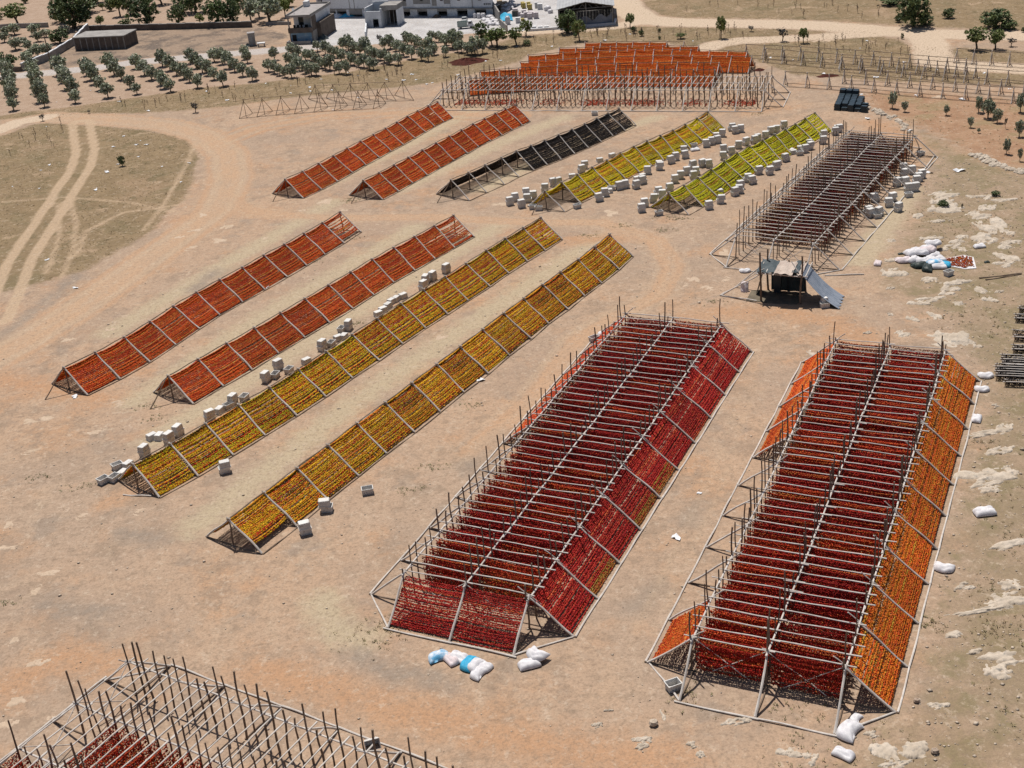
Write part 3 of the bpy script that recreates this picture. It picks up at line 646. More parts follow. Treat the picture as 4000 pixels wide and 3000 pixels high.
RL0, RL1 = G(2870, 917, H2), G(3325, 515, H2); RR0, RR1 = G(3176, 956, H2), G(3572, 533, H2)
wid = ((RL0 - RR0).cross((RR1 - RR0).normalized())).length * .5 + ((RL1 - RR0).cross((RR1 - RR0).normalized())).length * .5
boxrack('tall box rack of blackish-red pepper curtains behind the shelter, white crates along its side', RR0, RR1, 1, 2, wid / 2, H2, WB, .80, 3.3,
        lambda k, r, K: None if k < 5 else (random.choice(['oxblood', 'oxblood', 'oxblood', 'russet']), dict(gap=.12)), near_end=True)
FL, FR = G(1728, 352, H2), G(2985, 352, H2)
boxrack('bare box rack of poles in front of the far orange racks', FL, FR, 1, 2, 3.0, H2, 2.0, .66, 3.0,
        lambda k, r, K: None, near_end=True, tall=(.6, 1.7), postw=.055)
rs = np.random.RandomState(77); dF = (FR - FL).normalized(); mF = V3((-dF.y, dF.x, 0)); LF_ = (FR - FL).length
u_ = rs.uniform(.03, .97, 5200) * LF_; v_ = np.abs(rs.normal(0, 1.3, 5200)) + rs.uniform(0, 1.2, 5200)
Pq = np.column_stack([FL.x + dF.x * u_ + mF.x * v_, FL.y + dF.y * u_ + mF.y * v_, np.full(5200, .03)]); Pq = Pq[(np.sin(u_ * 1.1) + np.sin(u_ * .37) + rs.normal(0, .8, 5200)) > -.3]
Vv, Ff, Kk = blobs(Pq, np.column_stack([rs.uniform(.05, .10, len(Pq)), rs.uniform(.05, .10, len(Pq)), rs.uniform(.02, .04, len(Pq))]), pick(PAL['scarlet'], len(Pq), rs) * .8, rs)
tag(ob('fallen_peppers', mesh('fallen_peppers', Vv, Ff, MAT['veg'], Kk)), 'fallen red peppers littering the ground under the bare far box rack', 'peppers', kind='stuff')
q0, q1 = G(506, 2587, H2), G(1570, 2991, H2)
dq = (q1 - q0).normalized(); s2 = G(316, 2756, H2) - q0
spn = abs(s2.cross(dq).length)
boxrack('half-bare box rack of poles in the near left corner, a few red strings left', q0, q0 + dq * 21, -1, 3, spn, H2, WB, .64, 3.3,
        lambda k, r, K: (('scarlet', dict(gap=.16)) if (r == 1 and 4 <= k <= 15) or (r == 2 and k < 18) else None), near_end=True, postw=.05, tall=(1.1, 2.0))
# ------------------------------------------------------------------ crates
def crate_mesh(mat, L=.67, W=.48, H=.39, t=.022):
    b = MB(); s = .035     # walls flare towards the rim
    def wall(x0, x1, y0, y1):
        b.box(x0, x1, y0, y1, 0, H)
    o = [(-L/2+s, -W/2+s), (L/2-s, -W/2+s), (L/2-s, W/2-s), (-L/2+s, W/2-s)]
    u = [(-L/2, -W/2), (L/2, -W/2), (L/2, W/2), (-L/2, W/2)]
    inn = lambda P, k: [(x - math.copysign(k, x), y - math.copysign(k, y)) for x, y in P]
    V = [(x, y, 0) for x, y in o] + [(x, y, H) for x, y in u] + [(x, y, H) for x, y in inn(u, t)] + [(x, y, t) for x, y in inn(o, t)]
    F = [(3, 2, 1, 0)]
    for i in range(4):
        k = (i + 1) % 4
        F += [(i, k, 4 + k, 4 + i), (4 + i, 4 + k, 8 + k, 8 + i), (8 + i, 8 + k, 12 + k, 12 + i)]
    F.append((12, 13, 14, 15)); b.add(V, F)
    e = .018                                  # rim
    for x0, x1, y0, y1 in ((-L/2-e, L/2+e, -W/2-e, -W/2+.004), (-L/2-e, L/2+e, W/2-.004, W/2+e), (-L/2-e, -L/2+.004, -W/2+.004, W/2-.004), (L/2-.004, L/2+e, -W/2+.004, W/2-.004)):
        b.box(x0, x1, y0, y1, H - .05, H + .006)
    for i in range(4):                        # ribs round the sides
        x = -L/2 + .12 + i * (L - .24) / 3
        for y, sg in ((-W/2, 1), (W/2, -1)): b.box(x - .012, x + .012, y - .004 if sg == 1 else y - .03, y + .03 if sg == 1 else y + .004, .03, H - .06)
    for i in range(3):
        y = -W/2 + .11 + i * (W - .22) / 2
        for x in (-L/2, L/2): b.box(min(x, x - math.copysign(.03, x)) - .002, max(x, x - math.copysign(.03, x)) + .002, y - .012, y + .012, .03, H - .06)
    return mesh('crate', b.v, b.f, MAT[mat])
CRATE = crate_mesh('plastic'); DCRATE = crate_mesh('darkplastic', .66, .46, .34)
def crate(p, rz, z=0, inv=False, label='', group='', me=None, tilt=0, h=.39):
    o = ob('crate' if me is None else 'dark_crate', me or CRATE)
    if inv: o.matrix_world = Matrix.Translation((p.x, p.y, z + h + .008)) @ Matrix.Rotation(rz, 4, 'Z') @ Matrix.Rotation(math.pi, 4, 'X')
    else: o.matrix_world = Matrix.Translation((p.x, p.y, z)) @ Matrix.Rotation(rz, 4, 'Z') @ Matrix.Rotation(tilt, 4, 'X')
    return tag(o, label, 'crate', group)
def stacks(lst, where, base_rz, order='near end'):
    lst = sorted(lst, key=lambda a: -a[1])
    n = 0
    for it in lst:
        px, py, kind = it[:3]; n += 1
        off = 9 / 2.2 * 0
        p = G(px, py) + V3((0, .22, 0)); rz = base_rz + random.uniform(-.35, .35)
        if kind == 'i': crate(p, rz, 0, True, f'single upturned white crate, {nth(n)} from near, {where}', f'white crates {where}')
        elif kind == 'o': crate(p, rz, 0, False, f'single open white crate, {nth(n)} from near, {where}', f'white crates {where}')
        else:
            crate(p, rz, 0, False, f'lower white crate, {nth(n)} stack from near, {where}', f'white crates {where}')
            a = random.uniform(-.09, .09); ex = V3((math.cos(rz), math.sin(rz), 0)) * random.uniform(-.13, .13)
            crate(p + ex, rz + a, .397, True, f'upper white crate, {nth(n)} stack from near, {where}', f'white crates {where}')
AX = math.radians(56)
stacks([(402,1893,'o'),(445,1884,'o'),(480,1866,'i'),(457,1837,'o'),(500,1832,'i'),(565,1787,'s'),(592,1721,'i'),(622,1720,'i'),(660,1737,'s'),(698,1706,'s'),(820,1649,'s'),(857,1617,'i'),
        (893,1600,'o'),(911,1586,'s'),(954,1568,'o'),(1041,1494,'s'),(1088,1448,'s'),(1075,1480,'o'),(1129,1460,'o'),(1197,1424,'i'),(1258,1372,'s'),(1294,1356,'o'),(1321,1333,'i'),(1344,1328,'i'),
        (1335,1300,'o'),(1362,1292,'s'),(1478,1238,'i'),(1496,1222,'i'),(1515,1206,'i'),(1529,1189,'i'),(1547,1180,'i'),(1574,1168,'i'),(1653,1136,'s'),(1664,1112,'s'),(1692,1098,'s'),(1744,1069,'s')],
       'behind the olive-yellow rack', AX)
stacks([(877,1852,'s'),(1194,2092,'s'),(1278,2004,'s'),(1436,1934,'o')], 'in front of the two near yellow racks', .1)
stacks([(1993,804,'s'),(2014,788,'s'),(2039,814,'s'),(2059,768,'s'),(2064,792,'s'),(2085,780,'s'),(2129,751,'s'),(2165,728,'s'),(2180,727,'s'),(2236,697,'i'),(2272,677,'s'),(2283,661,'s'),(2344,634,'i'),(2392,616,'i'),(2082,819,'o'),(2105,824,'o')],
       'left of the yellow-green rack', .15)
stacks([(2256,816,'o'),(2344,788,'s'),(2367,769,'s'),(2380,756,'i'),(2390,746,'o'),(2421,743,'s'),(2446,737,'s'),(2486,739,'s'),(2490,707,'i'),(2514,720,'s'),(2510,697,'i'),(2532,682,'s'),(2577,666,'s'),(2576,645,'i'),(2625,640,'s'),(2641,628,'s'),
        (2680,620,'s'),(2676,602,'s'),(2675,580,'i'),(2712,577,'o'),(2762,576,'s'),(2782,567,'s'),(2805,561,'s'),(2800,535,'i'),(2822,536,'s'),(2858,513,'s'),(2875,523,'s'),(2895,518,'s')], 'right of the yellow-green rack', .15)
stacks([(2508,831,'s'),(2520,810,'s'),(2553,793,'s'),(2570,765,'s'),(2588,776,'s'),(2617,750,'s'),(2576,843,'o'),(2637,717,'s'),(2658,701,'s'),(2683,685,'s'),(2710,702,'s'),(2722,685,'s'),(2707,660,'s'),(2747,654,'s'),(2772,656,'s'),(2831,625,'s'),
        (2831,597,'s'),(2860,605,'s'),(2886,582,'s'),(2915,569,'s'),(2947,562,'s'),(2961,555,'s'),(2992,544,'s'),(3012,526,'s'),(3012,512,'i'),(3035,521,'s'),(3064,503,'s')], 'left of the bright green rack', .15)
stacks([(2772,820,'s'),(2816,797,'s'),(2812,758,'i'),(2872,767,'s'),(2892,757,'s'),(2893,740,'s'),(2920,713,'s'),(2943,720,'s'),(2965,683,'s'),(3008,684,'s'),(3035,664,'s'),(3040,646,'i'),(3073,632,'s'),(3091,598,'i'),(3101,603,'i'),(3126,608,'o'),(3128,587,'i'),
        (3145,598,'s'),(3164,587,'s'),(3162,562,'i'),(3215,564,'s'),(3216,541,'s'),(3216,519,'i'),(3264,529,'s'),(3279,518,'s'),(3272,506,'i')], 'right of the bright green rack', .15)
stacks([(3534,672,'s'),(3533,695,'s'),(3564,682,'s'),(3506,730,'s'),(3542,726,'s'),(3582,722,'s'),(3592,710,'s'),(3602,698,'s'),(3549,752,'s'),(3575,749,'s'),(3552,772,'o'),(3484,790,'s'),(3476,810,'s'),(3511,829,'s'),(3421,790,'s'),(3391,843,'s'),(3405,850,'s'),
        (3437,845,'s'),(3429,854,'o'),(3599,610,'o')], 'right of the blackish-red box rack', .25)
crate(G(2630, 2691), .35, 0, False, 'single open white plastic crate inside the near left corner frame of the right box rack', 'lone white crates')
crate(G(3224, 1204) + V3((0, .2, 0)), .1, 0, False, 'open white plastic crate at the foot of the grey shelter tarp', 'lone white crates')
o = crate(G(3222, 1200) + V3((0, .2, 0)), .2, .30, True, 'smaller upturned white crate set inside the one by the shelter tarp', 'lone white crates'); o.scale = (.72, .72, .9)
crate(G(3705, 1075), .5, 0, False, 'open white plastic crate beside the heap of white sacks', 'lone white crates')
crate(G(2323, 450), 0, 0, False, 'open white plastic crate in front of the bare far box rack', 'lone white crates')
crate(G(2321, 1333), .6, 0, False, 'open white plastic crate behind the far left end of the crimson box rack', 'lone white crates')
o = crate(G(1452, 2905), .25, .05, False, 'white crate tipped on its side among the bare poles, near left corner', 'lone white crates', tilt=1.15)
# dark crates in one big block
rowA, rowB = G(3255, 431), G(3334, 437); back = G(3236, 392)
ex = (rowB - rowA).normalized(); ey = V3((-ex.y, ex.x, 0)); cnt = 0
for r in range(11):
    ncol = 4 if r < 8 else 3; zt = 3 if r in (9, 10) else 2
    for c_ in range(ncol + (1 if r in (0, 2) else 0)):
        h_ = zt if r > 0 else (1 + (c_ % 2 == 0)) if c_ < 4 else 2
        for z_ in range(h_ if (r == 0 or c_ in (0, ncol - 1) or r > 7) else 1):
            top = z_ == h_ - 1
            zz = z_ * .345 if (r == 0 or c_ in (0, ncol - 1) or r > 7) else (h_ - 1) * .345
            cnt += 1
            p = rowA + ex * (.40 + c_ * .74 - r * .12 + random.uniform(-.03, .03)) + ey * (.25 + r * .50 + random.uniform(-.03, .03))
            crate(p, math.atan2(ex.y, ex.x) + random.uniform(-.06, .06), zz, True,
                  f'crate in the dark crate block, {nth(c_ + 1)} column, {nth(r + 1)} row back, {nth(z_ + 1)} layer', 'dark crates stacked in a block', DCRATE, h=.34)

# ------------------------------------------------------------------ sacks, litter
def sack_mesh(seed, mat):
    rs = np.random.RandomState(seed + 900); nu, nv = 16, 12
    u, v = np.meshgrid(np.linspace(-1, 1, nu), np.linspace(-1, 1, nv), indexing='ij')
    th = (np.clip(1 - np.abs(u) ** 3, 0, 1) * np.clip(1 - np.abs(v) ** 3, 0, 1)) ** .48
    wr = np.zeros_like(u)
    for k in range(9):
        a = rs.uniform(0, 6.28); f = rs.uniform(3, 11); wr += np.sin((u * math.cos(a) + v * math.sin(a)) * f + rs.uniform(0, 6)) / 9
    bend = .10 * rs.normal()
    x = u * .48 * (1 - .07 * v ** 2 * (np.abs(u) > .9)); y = v * .29 * (1 + .05 * (1 - u ** 2)) * (1 - .10 * np.abs(u) ** 6) + bend * u * u + .02 * wr
    zt = .06 + th * (.20 + .10 * wr) + .05 * wr * (1 - th) + .02; zb = np.maximum(0, .06 - th * .06)
    V = np.concatenate([np.stack([x, y, zt], 2).reshape(-1, 3), np.stack([x, y, zb], 2).reshape(-1, 3)]); m_ = nu * nv; F = []
    for i in range(nu - 1):
        for k in range(nv - 1): q_ = (i * nv + k, (i + 1) * nv + k, (i + 1) * nv + k + 1, i * nv + k + 1); F += [q_, tuple(m_ + a for a in reversed(q_))]
    for i in range(nu - 1):
        F.append((m_ + i * nv, m_ + (i + 1) * nv, (i + 1) * nv, i * nv)); F.append((i * nv + nv - 1, (i + 1) * nv + nv - 1, m_ + (i + 1) * nv + nv - 1, m_ + i * nv + nv - 1))
    for k in range(nv - 1):
        F.append((k, k + 1, m_ + k + 1, m_ + k)); e = (nu - 1) * nv; F.append((m_ + e + k, m_ + e + k + 1, e + k + 1, e + k))
    return mesh('sack', V, F, MAT[mat], smooth=True)
SK = {k: [sack_mesh(s, k) for s in range(4)] for k in ('sack', 'sackblue', 'sackprint', 'sackpink', 'sackdark')}
def sack(px, py, rz, label, mat='sack', z=0, sc=1., tilt=(0, 0), group=None):
    o = ob('sack', random.choice(SK[mat])); p = G(px, py)
    o.matrix_world = Matrix.Translation((p.x, p.y, z)) @ Matrix.Rotation(rz, 4, 'Z') @ Matrix.Rotation(tilt[0], 4, 'X') @ Matrix.Rotation(tilt[1], 4, 'Y') @ Matrix.Diagonal((sc, sc, sc, 1))
    return tag(o, label, 'sack', group)
k1 = C(1000, 2250); k2 = C(2000, 2250); k3 = C(3000, 2250)
NS = 'sacks at the near end of the crimson box rack'
sack(*k1(1580, 705), .25, 'white sack with blue print, leftmost in the row before the crimson rack', 'sackprint', group=NS, sc=1.15)
sack(*k1(1690, 735), -1.0, 'pinkish white sack next to the blue-printed one before the crimson rack', 'sackpink', group=NS)
sack(*k1(1760, 715), -.7, 'white sack in the middle of the row before the crimson rack', 'sack', group=NS, sc=1.1)
sack(*k1(1835, 770), 1.0, 'bright turquoise sack in the row before the crimson rack', 'sackblue', group=NS, sc=1.15)
sack(*k1(1890, 790), .9, 'white sack leaning on the turquoise one before the crimson rack', 'sack', group=NS, z=.08)
sack(*k1(1965, 790), -.7, 'white sack at the right end of the row before the crimson rack', 'sack', group=NS)
sack(*k1(1915, 850), .9, 'white sack lying nearest the camera in the row before the crimson rack', 'sack', group=NS)
sack(*k2(150, 775), .25, 'white sack lying flat at the near right corner of the crimson rack', 'sack', sc=1.15)
sack(*k2(205, 725), -.8, 'white sack lying across another at the near right corner of the crimson rack', 'sack', z=.18, sc=1.15)
sack(*k3(680, 1350), .9, 'large white sack on the ground beam at the near right corner of the right rack', 'sack', sc=1.35)
sack(*k3(750, 1240), .9, 'small white sack tied behind the large one at the right rack corner', 'sack', sc=.7)
sack(*k3(655, 1550), -.75, 'crumpled empty white sack on the bare ground in the near right corner', 'sack', sc=1.0)
k4 = C(3000, 1500)
SR = 'sacks along the side of the right box rack'
sack(3853, 1474, -.1, 'white sack at the far end of the right rack side, highest of those along it', 'sack', group=SR, sc=1.05)
sack(*k4(1850, 60), -.2, 'white sack second from the far end along the right rack side', 'sack', group=SR)
sack(*k4(1800, 310), 1.1, 'white sack third from the far end along the right rack side', 'sack', group=SR)
sack(*k4(1870, 1120), .05, 'long white sack lying alone on the stony ground right of the rack', 'sack', group=SR, sc=1.25)
sack(*k4(1515, 1610), -.5, 'white sack on the base rail, nearest along the right rack side', 'sack', group=SR, sc=1.1)
sack(*C(3000, 750)(945, 625), 1.2, 'white sack standing alone near the shelter', 'sackpink', sc=.95)
sack(*C(3000, 750)(1825, 478), .1, 'white sack lying alone on the rocks above the pepper cloth', 'sack', sc=1.0)
sack(2912, 1063, 0, 'white sack on the ground behind the left of the shelter', 'sack', sc=.95)
sack(2908, 1135, 1.4, 'pinkish sack hung at the left side of the shelter', 'sackpink', z=.25, tilt=(0, -1.2))
sack(2357, 1306, .4, 'white sack behind the far left end of the crimson rack', 'sack')
sack(2715, 588, .2, 'white sack beside an open crate right of the yellow-green rack', 'sack')
HP = 'heap of sacks on the rocky ground'
kk = C(3000, 750); n_ = 0
for (x, y, z, rz, mt) in [(1180,605,0,.1,'sackpink'),(1260,600,0,.6,'sack'),(1340,610,0,-.2,'sack'),(1250,560,.2,.3,'sack'),(1320,565,.25,-.4,'sack'),(1400,600,0,.9,'sack'),(1390,550,.3,.2,'sackpink'),(1330,520,0,-.3,'sack'),(1400,510,.15,.5,'sack'),(1440,560,0,.8,'sack'),
                          (1430,500,.35,-.1,'sack'),(1420,630,0,.4,'sack'),(1460,610,.1,.2,'sack'),(1470,655,0,-.2,'sack'),(1320,650,0,.2,'sackdark'),(1375,670,0,1.0,'sackdark'),(1505,640,0,-.5,'sackblue'),(1440,640,.12,.1,'sackprint'),(1240,535,0,.2,'sack'),(1290,540,.1,1.2,'sack')]:
    n_ += 1
    cn = {'sack': 'white', 'sackpink': 'pinkish white', 'sackdark': 'black', 'sackblue': 'blue', 'sackprint': 'blue-printed white'}[mt]
    sack(*kk(x, y), rz, f'{cn} sack in the heap on the rocky ground, {nth(n_)} counting from its left', mt, z * 1.2, 1.35, group=HP)
tag(sack(*C(3000, 750)(1145, 538), 0, '', 'sackdark', sc=.45), 'small black bag on the grass left of the sack heap', 'sack')
tag(sack(*C(3000, 750)(1890, 608), 0, '', 'sackdark', sc=.45), 'small black bag on the rocks right of the pepper cloth', 'sack')
# scraps of litter
def scrap_mesh(seed):
    rs = random.Random(seed); n = 9; V = [(0, 0, .07)]; F = []
    for k in range(n):
        a = 2 * math.pi * k / n; r = rs.uniform(.10, .34); V.append((r * math.cos(a), r * .7 * math.sin(a), rs.uniform(.012, .12)))
    for k in range(n): F.append((0, 1 + k, 1 + (k + 1) % n))
    V += [(x, y, max(0, z - .012)) for x, y, z in V]; m_ = n + 1
    F += [(m_, m_ + 1 + (k + 1) % n, m_ + 1 + k) for k in range(n)] + [(1 + k, m_ + 1 + k, m_ + 1 + (k + 1) % n, 1 + (k + 1) % n) for k in range(n)]
    return mesh('scrap', V, F, MAT['paper'])
SCR = [scrap_mesh(s) for s in range(7)]
def scrap(px, py, sc, lab, grp=None, mat=None):
    o = ob('litter_scrap', random.choice(SCR)); p = G(px, py)
    o.location = p; o.rotation_euler = (0, 0, random.uniform(0, 6)); o.scale = (sc, sc, sc); tag(o, lab, 'litter', grp)
c0 = C(0, 0)
for x, y, s in [(1030,880,1.2),(780,785,.7),(490,882,.5),(1285,960,1.0),(1785,792,1.1),(1965,868,1.1),(1750,645,.9),(1070,1178,.9),(1180,1252,1.1),(1265,1252,1.1),(980,1270,1.0),(1215,1217,.4),(925,1490,1.3),(1200,1355,.8),(1020,1420,.8),(1565,1575,.8),(830,1640,1.4),(430,1425,1.1),(355,1472,.6),(405,1095,.6),(1400,1440,.6),(340,1630,.7),(110,1613,.6),(1635,1410,.8)]:
    scrap(*c0(x, y), s, 'white scrap of litter lying in the dry field at the left', 'litter in the left field')
for x, y, s in [(465,757,1.0),(470,790,.8),(300,805,.8),(655,780,.9),(565,685,.7),(880,655,.7),(1130,690,1.0),(1278,696,1.2),(1345,645,1.2),(1475,730,1.1),(1525,718,.9),(885,845,.7),(625,853,.6),(1745,650,1.0),(1800,540,1.4),(1985,530,.8),(2115,525,.8),(665,950,.6),(85,722,.6),(300,740,.5),(800,628,.7),(1385,690,.9)]:
    scrap(*c1(x, y), s, 'white scrap of litter in the dry grass between the orchard and the racks', 'litter below the orchard')
for x, y, s in [(800,352,1.4),(1020,297,.9),(1565,355,.7),(40,403,.8),(345,403,.9)]:
    scrap(*c2(x, y), s, 'white scrap of litter on the dry grass behind the far orange racks', 'litter behind the far racks')
for x, y, s in [(480,640,1.3),(935,672,1.5),(1175,540,1.2),(215,520,.8),(20,500,1.0),(855,355,.9),(795,418,.6),(1465,605,.6),(1870,632,.8),(1680,862,1.4),(1275,825,.9),(805,818,.9),(860,1030,1.4),(800,965,1.3),(1000,995,1.3),(1230,1130,1.3),(1650,1480,2.4),(1400,1495,1.4),(2085,770,.8)]:
    scrap(*c3(x, y), s, 'white scrap of litter among the bare frames and stones at the right', 'litter at the right')
scrap(*C(0, 750)(650, 832), 1.1, 'white bag blown onto the dirt road at the left')
scrap(*C(0, 750)(410, 588), .8, 'pale bag in the dry field beside the wheel tracks')
o = scrap(*C(0, 1500)(650, 110), 1.3, 'white bag at the near end of the leftmost rack')
scrap(*C(1000, 750)(90, 828), 1.1, 'white bag under a foot of the leftmost near rack')
scrap(*C(1000, 750)(1945, 1630), 1.3, 'white bag at a foot of the golden rack')
scrap(*C(2000, 1500)(1412, 1330), 1.3, 'white sheet of paper on the lane between the two big racks')
scrap(*C(2000, 1500)(1622, 945), .6, 'small white paper higher up the lane between the big racks')
scrap(*C(0, 750)(1750, 1135), 1.0, 'grey-white bag under the leftmost near rack')
for x, y, s, lab in [(752,1210,1.6,'white bag at a foot of the aubergine rack, nearer one'), (630,1275,1.2,'white bag under the aubergine rack, below its fifth rafter'), (928,1137,1.2,'white scrap right of the aubergine rack')]:
    scrap(*c2(x, y), s, lab)
tag(sack(*c2(880, 1158), 0, '', 'sackpink', sc=.6), 'small reddish bag beside the aubergine rack', 'sack')

# cloth with peppers drying
pc = [G(*kk(x, y)) for x, y in [(1470, 590), (1690, 550), (1775, 565), (1800, 665), (1700, 668), (1540, 640)]]
cb = MB(); cb.add([(p_.x, p_.y, .03 + .04 * (i % 2)) for i, p_ in enumerate(pc)], [tuple(reversed(range(6)))])
cb.add([(p_.x, p_.y, .0) for p_ in pc], [tuple(range(6))])
for i in range(6): cb.f.append((i, (i + 1) % 6, 6 + (i + 1) % 6, 6 + i)); cb.m.append(0)
clo = cb.build('drying_cloth', MAT['sack']); tag(clo, 'pale cloth spread on the rocks with red peppers drying on it', 'cloth')
rs = np.random.RandomState(5); Pq = []
pi = np.array([(p_.x, p_.y) for p_ in pc]); ce = pi.mean(0); pin = ce + (pi - ce) * .86
while len(Pq) < 420:
    a = pin.min(0) + rs.rand(2) * (pin.max(0) - pin.min(0))
    if inpoly(pin, np.array([a[0]]), np.array([a[1]]))[0]: Pq.append((a[0], a[1], .085))
Pq = np.array(Pq); Vv, Ff, Kk = blobs(Pq, np.stack([rs.uniform(.05, .11, 420), rs.uniform(.04, .06, 420), rs.uniform(.03, .05, 420)], 1), pick(PAL['scarlet'] + PAL['amber'], 420, rs) * .8, rs)
s_ = ob('loose_peppers', mesh('loose_peppers', Vv, Ff, MAT['veg'], Kk), clo); s_['kind'] = 'stuff'
# mound of spoiled peppers
def mound(px, py, rx, ry, h, label, mat, nm='pepper_mound', cat='mound', seed=1):
    rs = random.Random(seed); nr, na = 7, 26; V = [(0, 0, h)]; F = []
    for i in range(1, nr + 1):
        u = i / nr
        for k in range(na):
            a = 2 * math.pi * k / na; rr = u * (1 + .12 * math.sin(3 * a + seed) + .08 * math.sin(7 * a))
            V.append((rx * rr * math.cos(a), ry * rr * math.sin(a), max(0, h * (1 - u ** 1.4) * rs.uniform(.7, 1.2) - (.02 if i == nr else 0))))
    for k in range(na): F.append((0, 1 + k, 1 + (k + 1) % na))
    for i in range(nr - 1):
        for k in range(na): F.append((1 + i * na + k, 1 + (i + 1) * na + k, 1 + (i + 1) * na + (k + 1) % na, 1 + i * na + (k + 1) % na))
    o = ob(nm, mesh(nm, V, F, MAT[mat])); o.location = G(px, py); return tag(o, label, cat)
mound(*c1(1825, 535), 2.6, 1.9, .55, 'long mound of dark red spoiled peppers on the dry grass', 'mound')
mound(*c3(520, 655), 1.3, .8, .18, 'low dark red mound beside the fence-like bare frame', 'mound', seed=4)
mound(*c2(2135, 607), .7, .6, .25, 'small dark red mound at the right end of the far orange racks', 'mound', seed=6)

# ------------------------------------------------------------------ rocks
def rock_mesh(seed, mat, cut):
    rs = np.random.RandomState(seed + 300); n = 30
    u = np.linspace(-.62, .62, n); Xr, Yr = np.meshgrid(u, u); h = np.zeros_like(Xr)
    for k in range(26):
        f = 2.0 * 1.22 ** (k % 13) * 2.2; a = rs.uniform(0, 6.28); h += np.sin((Xr * math.cos(a) + Yr * math.sin(a)) * f + rs.uniform(0, 6.28)) / (1 + .30 * f ** .8)
    h = h / h.std(); r = np.hypot(Xr, Yr) / .55
    z = (1.05 - r ** 2.2) * 1.0 + h * .42 - cut
    step = np.where(z > .35, .35 + (z - .35) * .35, z)                 # flat broken tops
    V = np.stack([Xr.ravel() + rs.normal(0, .004, n * n), Yr.ravel() + rs.normal(0, .004, n * n), (step * 1.9 + rs.normal(0, .07, (n, n)) * (step > .02)).ravel()], 1)
    ii_ = (np.arange(n - 1)[:, None] * n + np.arange(n - 1)[None]).ravel(); F = np.stack([ii_, ii_ + 1, ii_ + n + 1, ii_ + n], 1)
    F = F[(V[F][:, :, 2] > -.25).any(1)]
    return mesh('limestone_outcrop', V, F, MAT[mat])
ROCKS = [rock_mesh(s, 'rock', .42) for s in range(10)]; FLATS = [rock_mesh(40 + s, 'rockflat', .62) for s in range(9)]
def rocks(lst, cr, where, flatk, group):
    lst = sorted(lst, key=lambda a: (a[1], a[0]))
    for i, (x, y, w_, h_) in enumerate(lst):
        px, py = cr(x, y); s = ppm(px, py); p = G(px, py)
        dep = math.asin(CH / (p - V3((0, 0, CH))).length)
        sx = w_ / 2.212 / s * 1.15; sy = h_ / 2.212 / s / math.sin(dep) * 1.05
        o = ob('limestone_outcrop', random.choice(FLATS if flatk else ROCKS)); o.location = (p.x, p.y, 0)
        o.rotation_euler = (0, 0, math.atan2(math.sin(.09), 1) + random.choice((0, math.pi)) + random.uniform(-.12, .12))
        o.scale = (sx * 1.08, sy * 1.08, .035 if flatk else min(.26, .07 + .06 * min(sx, sy)))
        size = 'large' if max(sx, sy) > 3 else ('small' if max(sx, sy) < 1.1 else 'mid-sized')
        shape = 'long narrow' if sx > 2.2 * sy else ('deep' if sy > 1.5 * sx else 'broad')
        tag(o, f'{size} {shape} pale outcrop, {nth(i + 1)} from the top {where}', 'rock', group)
rocks([(1500,20,240,50),(1480,85,170,60),(1500,150,260,70),(1760,45,80,25),(1880,45,120,30),(2030,75,180,25),(1890,130,120,50),(1800,195,190,60),(1450,255,110,25),(1290,210,90,35),(1985,280,120,110),(1870,300,110,90),(1940,350,60,30),(2070,345,90,40),
       (1400,400,160,30),(1690,390,100,30),(1850,390,170,60),(1900,430,140,50),(1650,430,120,30),(1600,470,130,30),(1410,450,110,30),(1680,490,70,40),(2120,435,160,30),(2060,475,100,40),(1520,500,80,30),(1060,425,70,25),(2070,580,130,90),(2040,625,160,40),
       (1080,700,170,70),(1410,760,120,45),(1610,785,210,40),(1570,825,140,60),(1540,872,120,35),(1400,930,220,35),(1310,955,150,40),(1850,850,80,60),(1920,925,100,45),(1640,970,80,30),(1060,835,60,20),(1060,1055,50,25),(1250,1090,80,50),(1440,1080,80,70),
       (1150,1220,120,50),(1560,1295,330,130),(1800,1325,60,40),(850,1220,70,20),(380,1400,50,60),(2180,1330,60,30),(2000,865,60,20),(1070,590,110,30)],
      kk, 'on the stony slope', False, 'outcrops on the stony slope')
rocks([(1970,190,60,25),(1950,420,330,45),(2040,370,120,60),(1900,770,400,110),(1880,850,250,60),(1930,900,180,60),(2080,740,120,80),(2000,570,200,60),(2070,1390,320,60)], k4, 'along the right box rack', False, 'outcrops along the right rack')
rocks([(1700,90,150,50),(2100,60,180,90),(2090,200,260,110),(1780,310,460,40),(1980,270,220,80),(1600,515,130,60),(1790,650,130,40),(2040,730,350,110),(1960,830,200,130),(1470,1130,150,60),(900,1380,120,60),(1020,1540,180,200),(1270,1490,230,150),(190,1515,170,90),(370,1580,120,90),(1100,1640,250,60),(1300,1080,35,35)],
      k3, 'in the near right corner', False, 'outcrops in the near right corner')
rocks([(1130,1420,140,60),(1120,1478,110,45),(1295,1190,40,90),(1560,1470,90,60),(1640,1545,70,60),(1950,1265,200,60),(840,1160,70,20),(740,1290,80,40)], k2, 'at the bottom edge', False, 'outcrops at the bottom edge')
rocks([(1890,420,140,35),(1690,330,110,35),(580,1280,90,45),(950,1190,70,25),(1750,200,80,30),(1640,490,120,35),(1550,390,60,30),(1960,300,80,40)], C(0, 750), 'left of the leftmost near rack', True, 'flush outcrops left of the racks')
rocks([(600,80,110,70),(770,155,60,20),(2090,110,120,30),(1600,1260,100,50),(80,400,40,30),(400,160,50,20)], C(1000, 750), 'between the near and middle racks', True, 'flush outcrops between the racks')
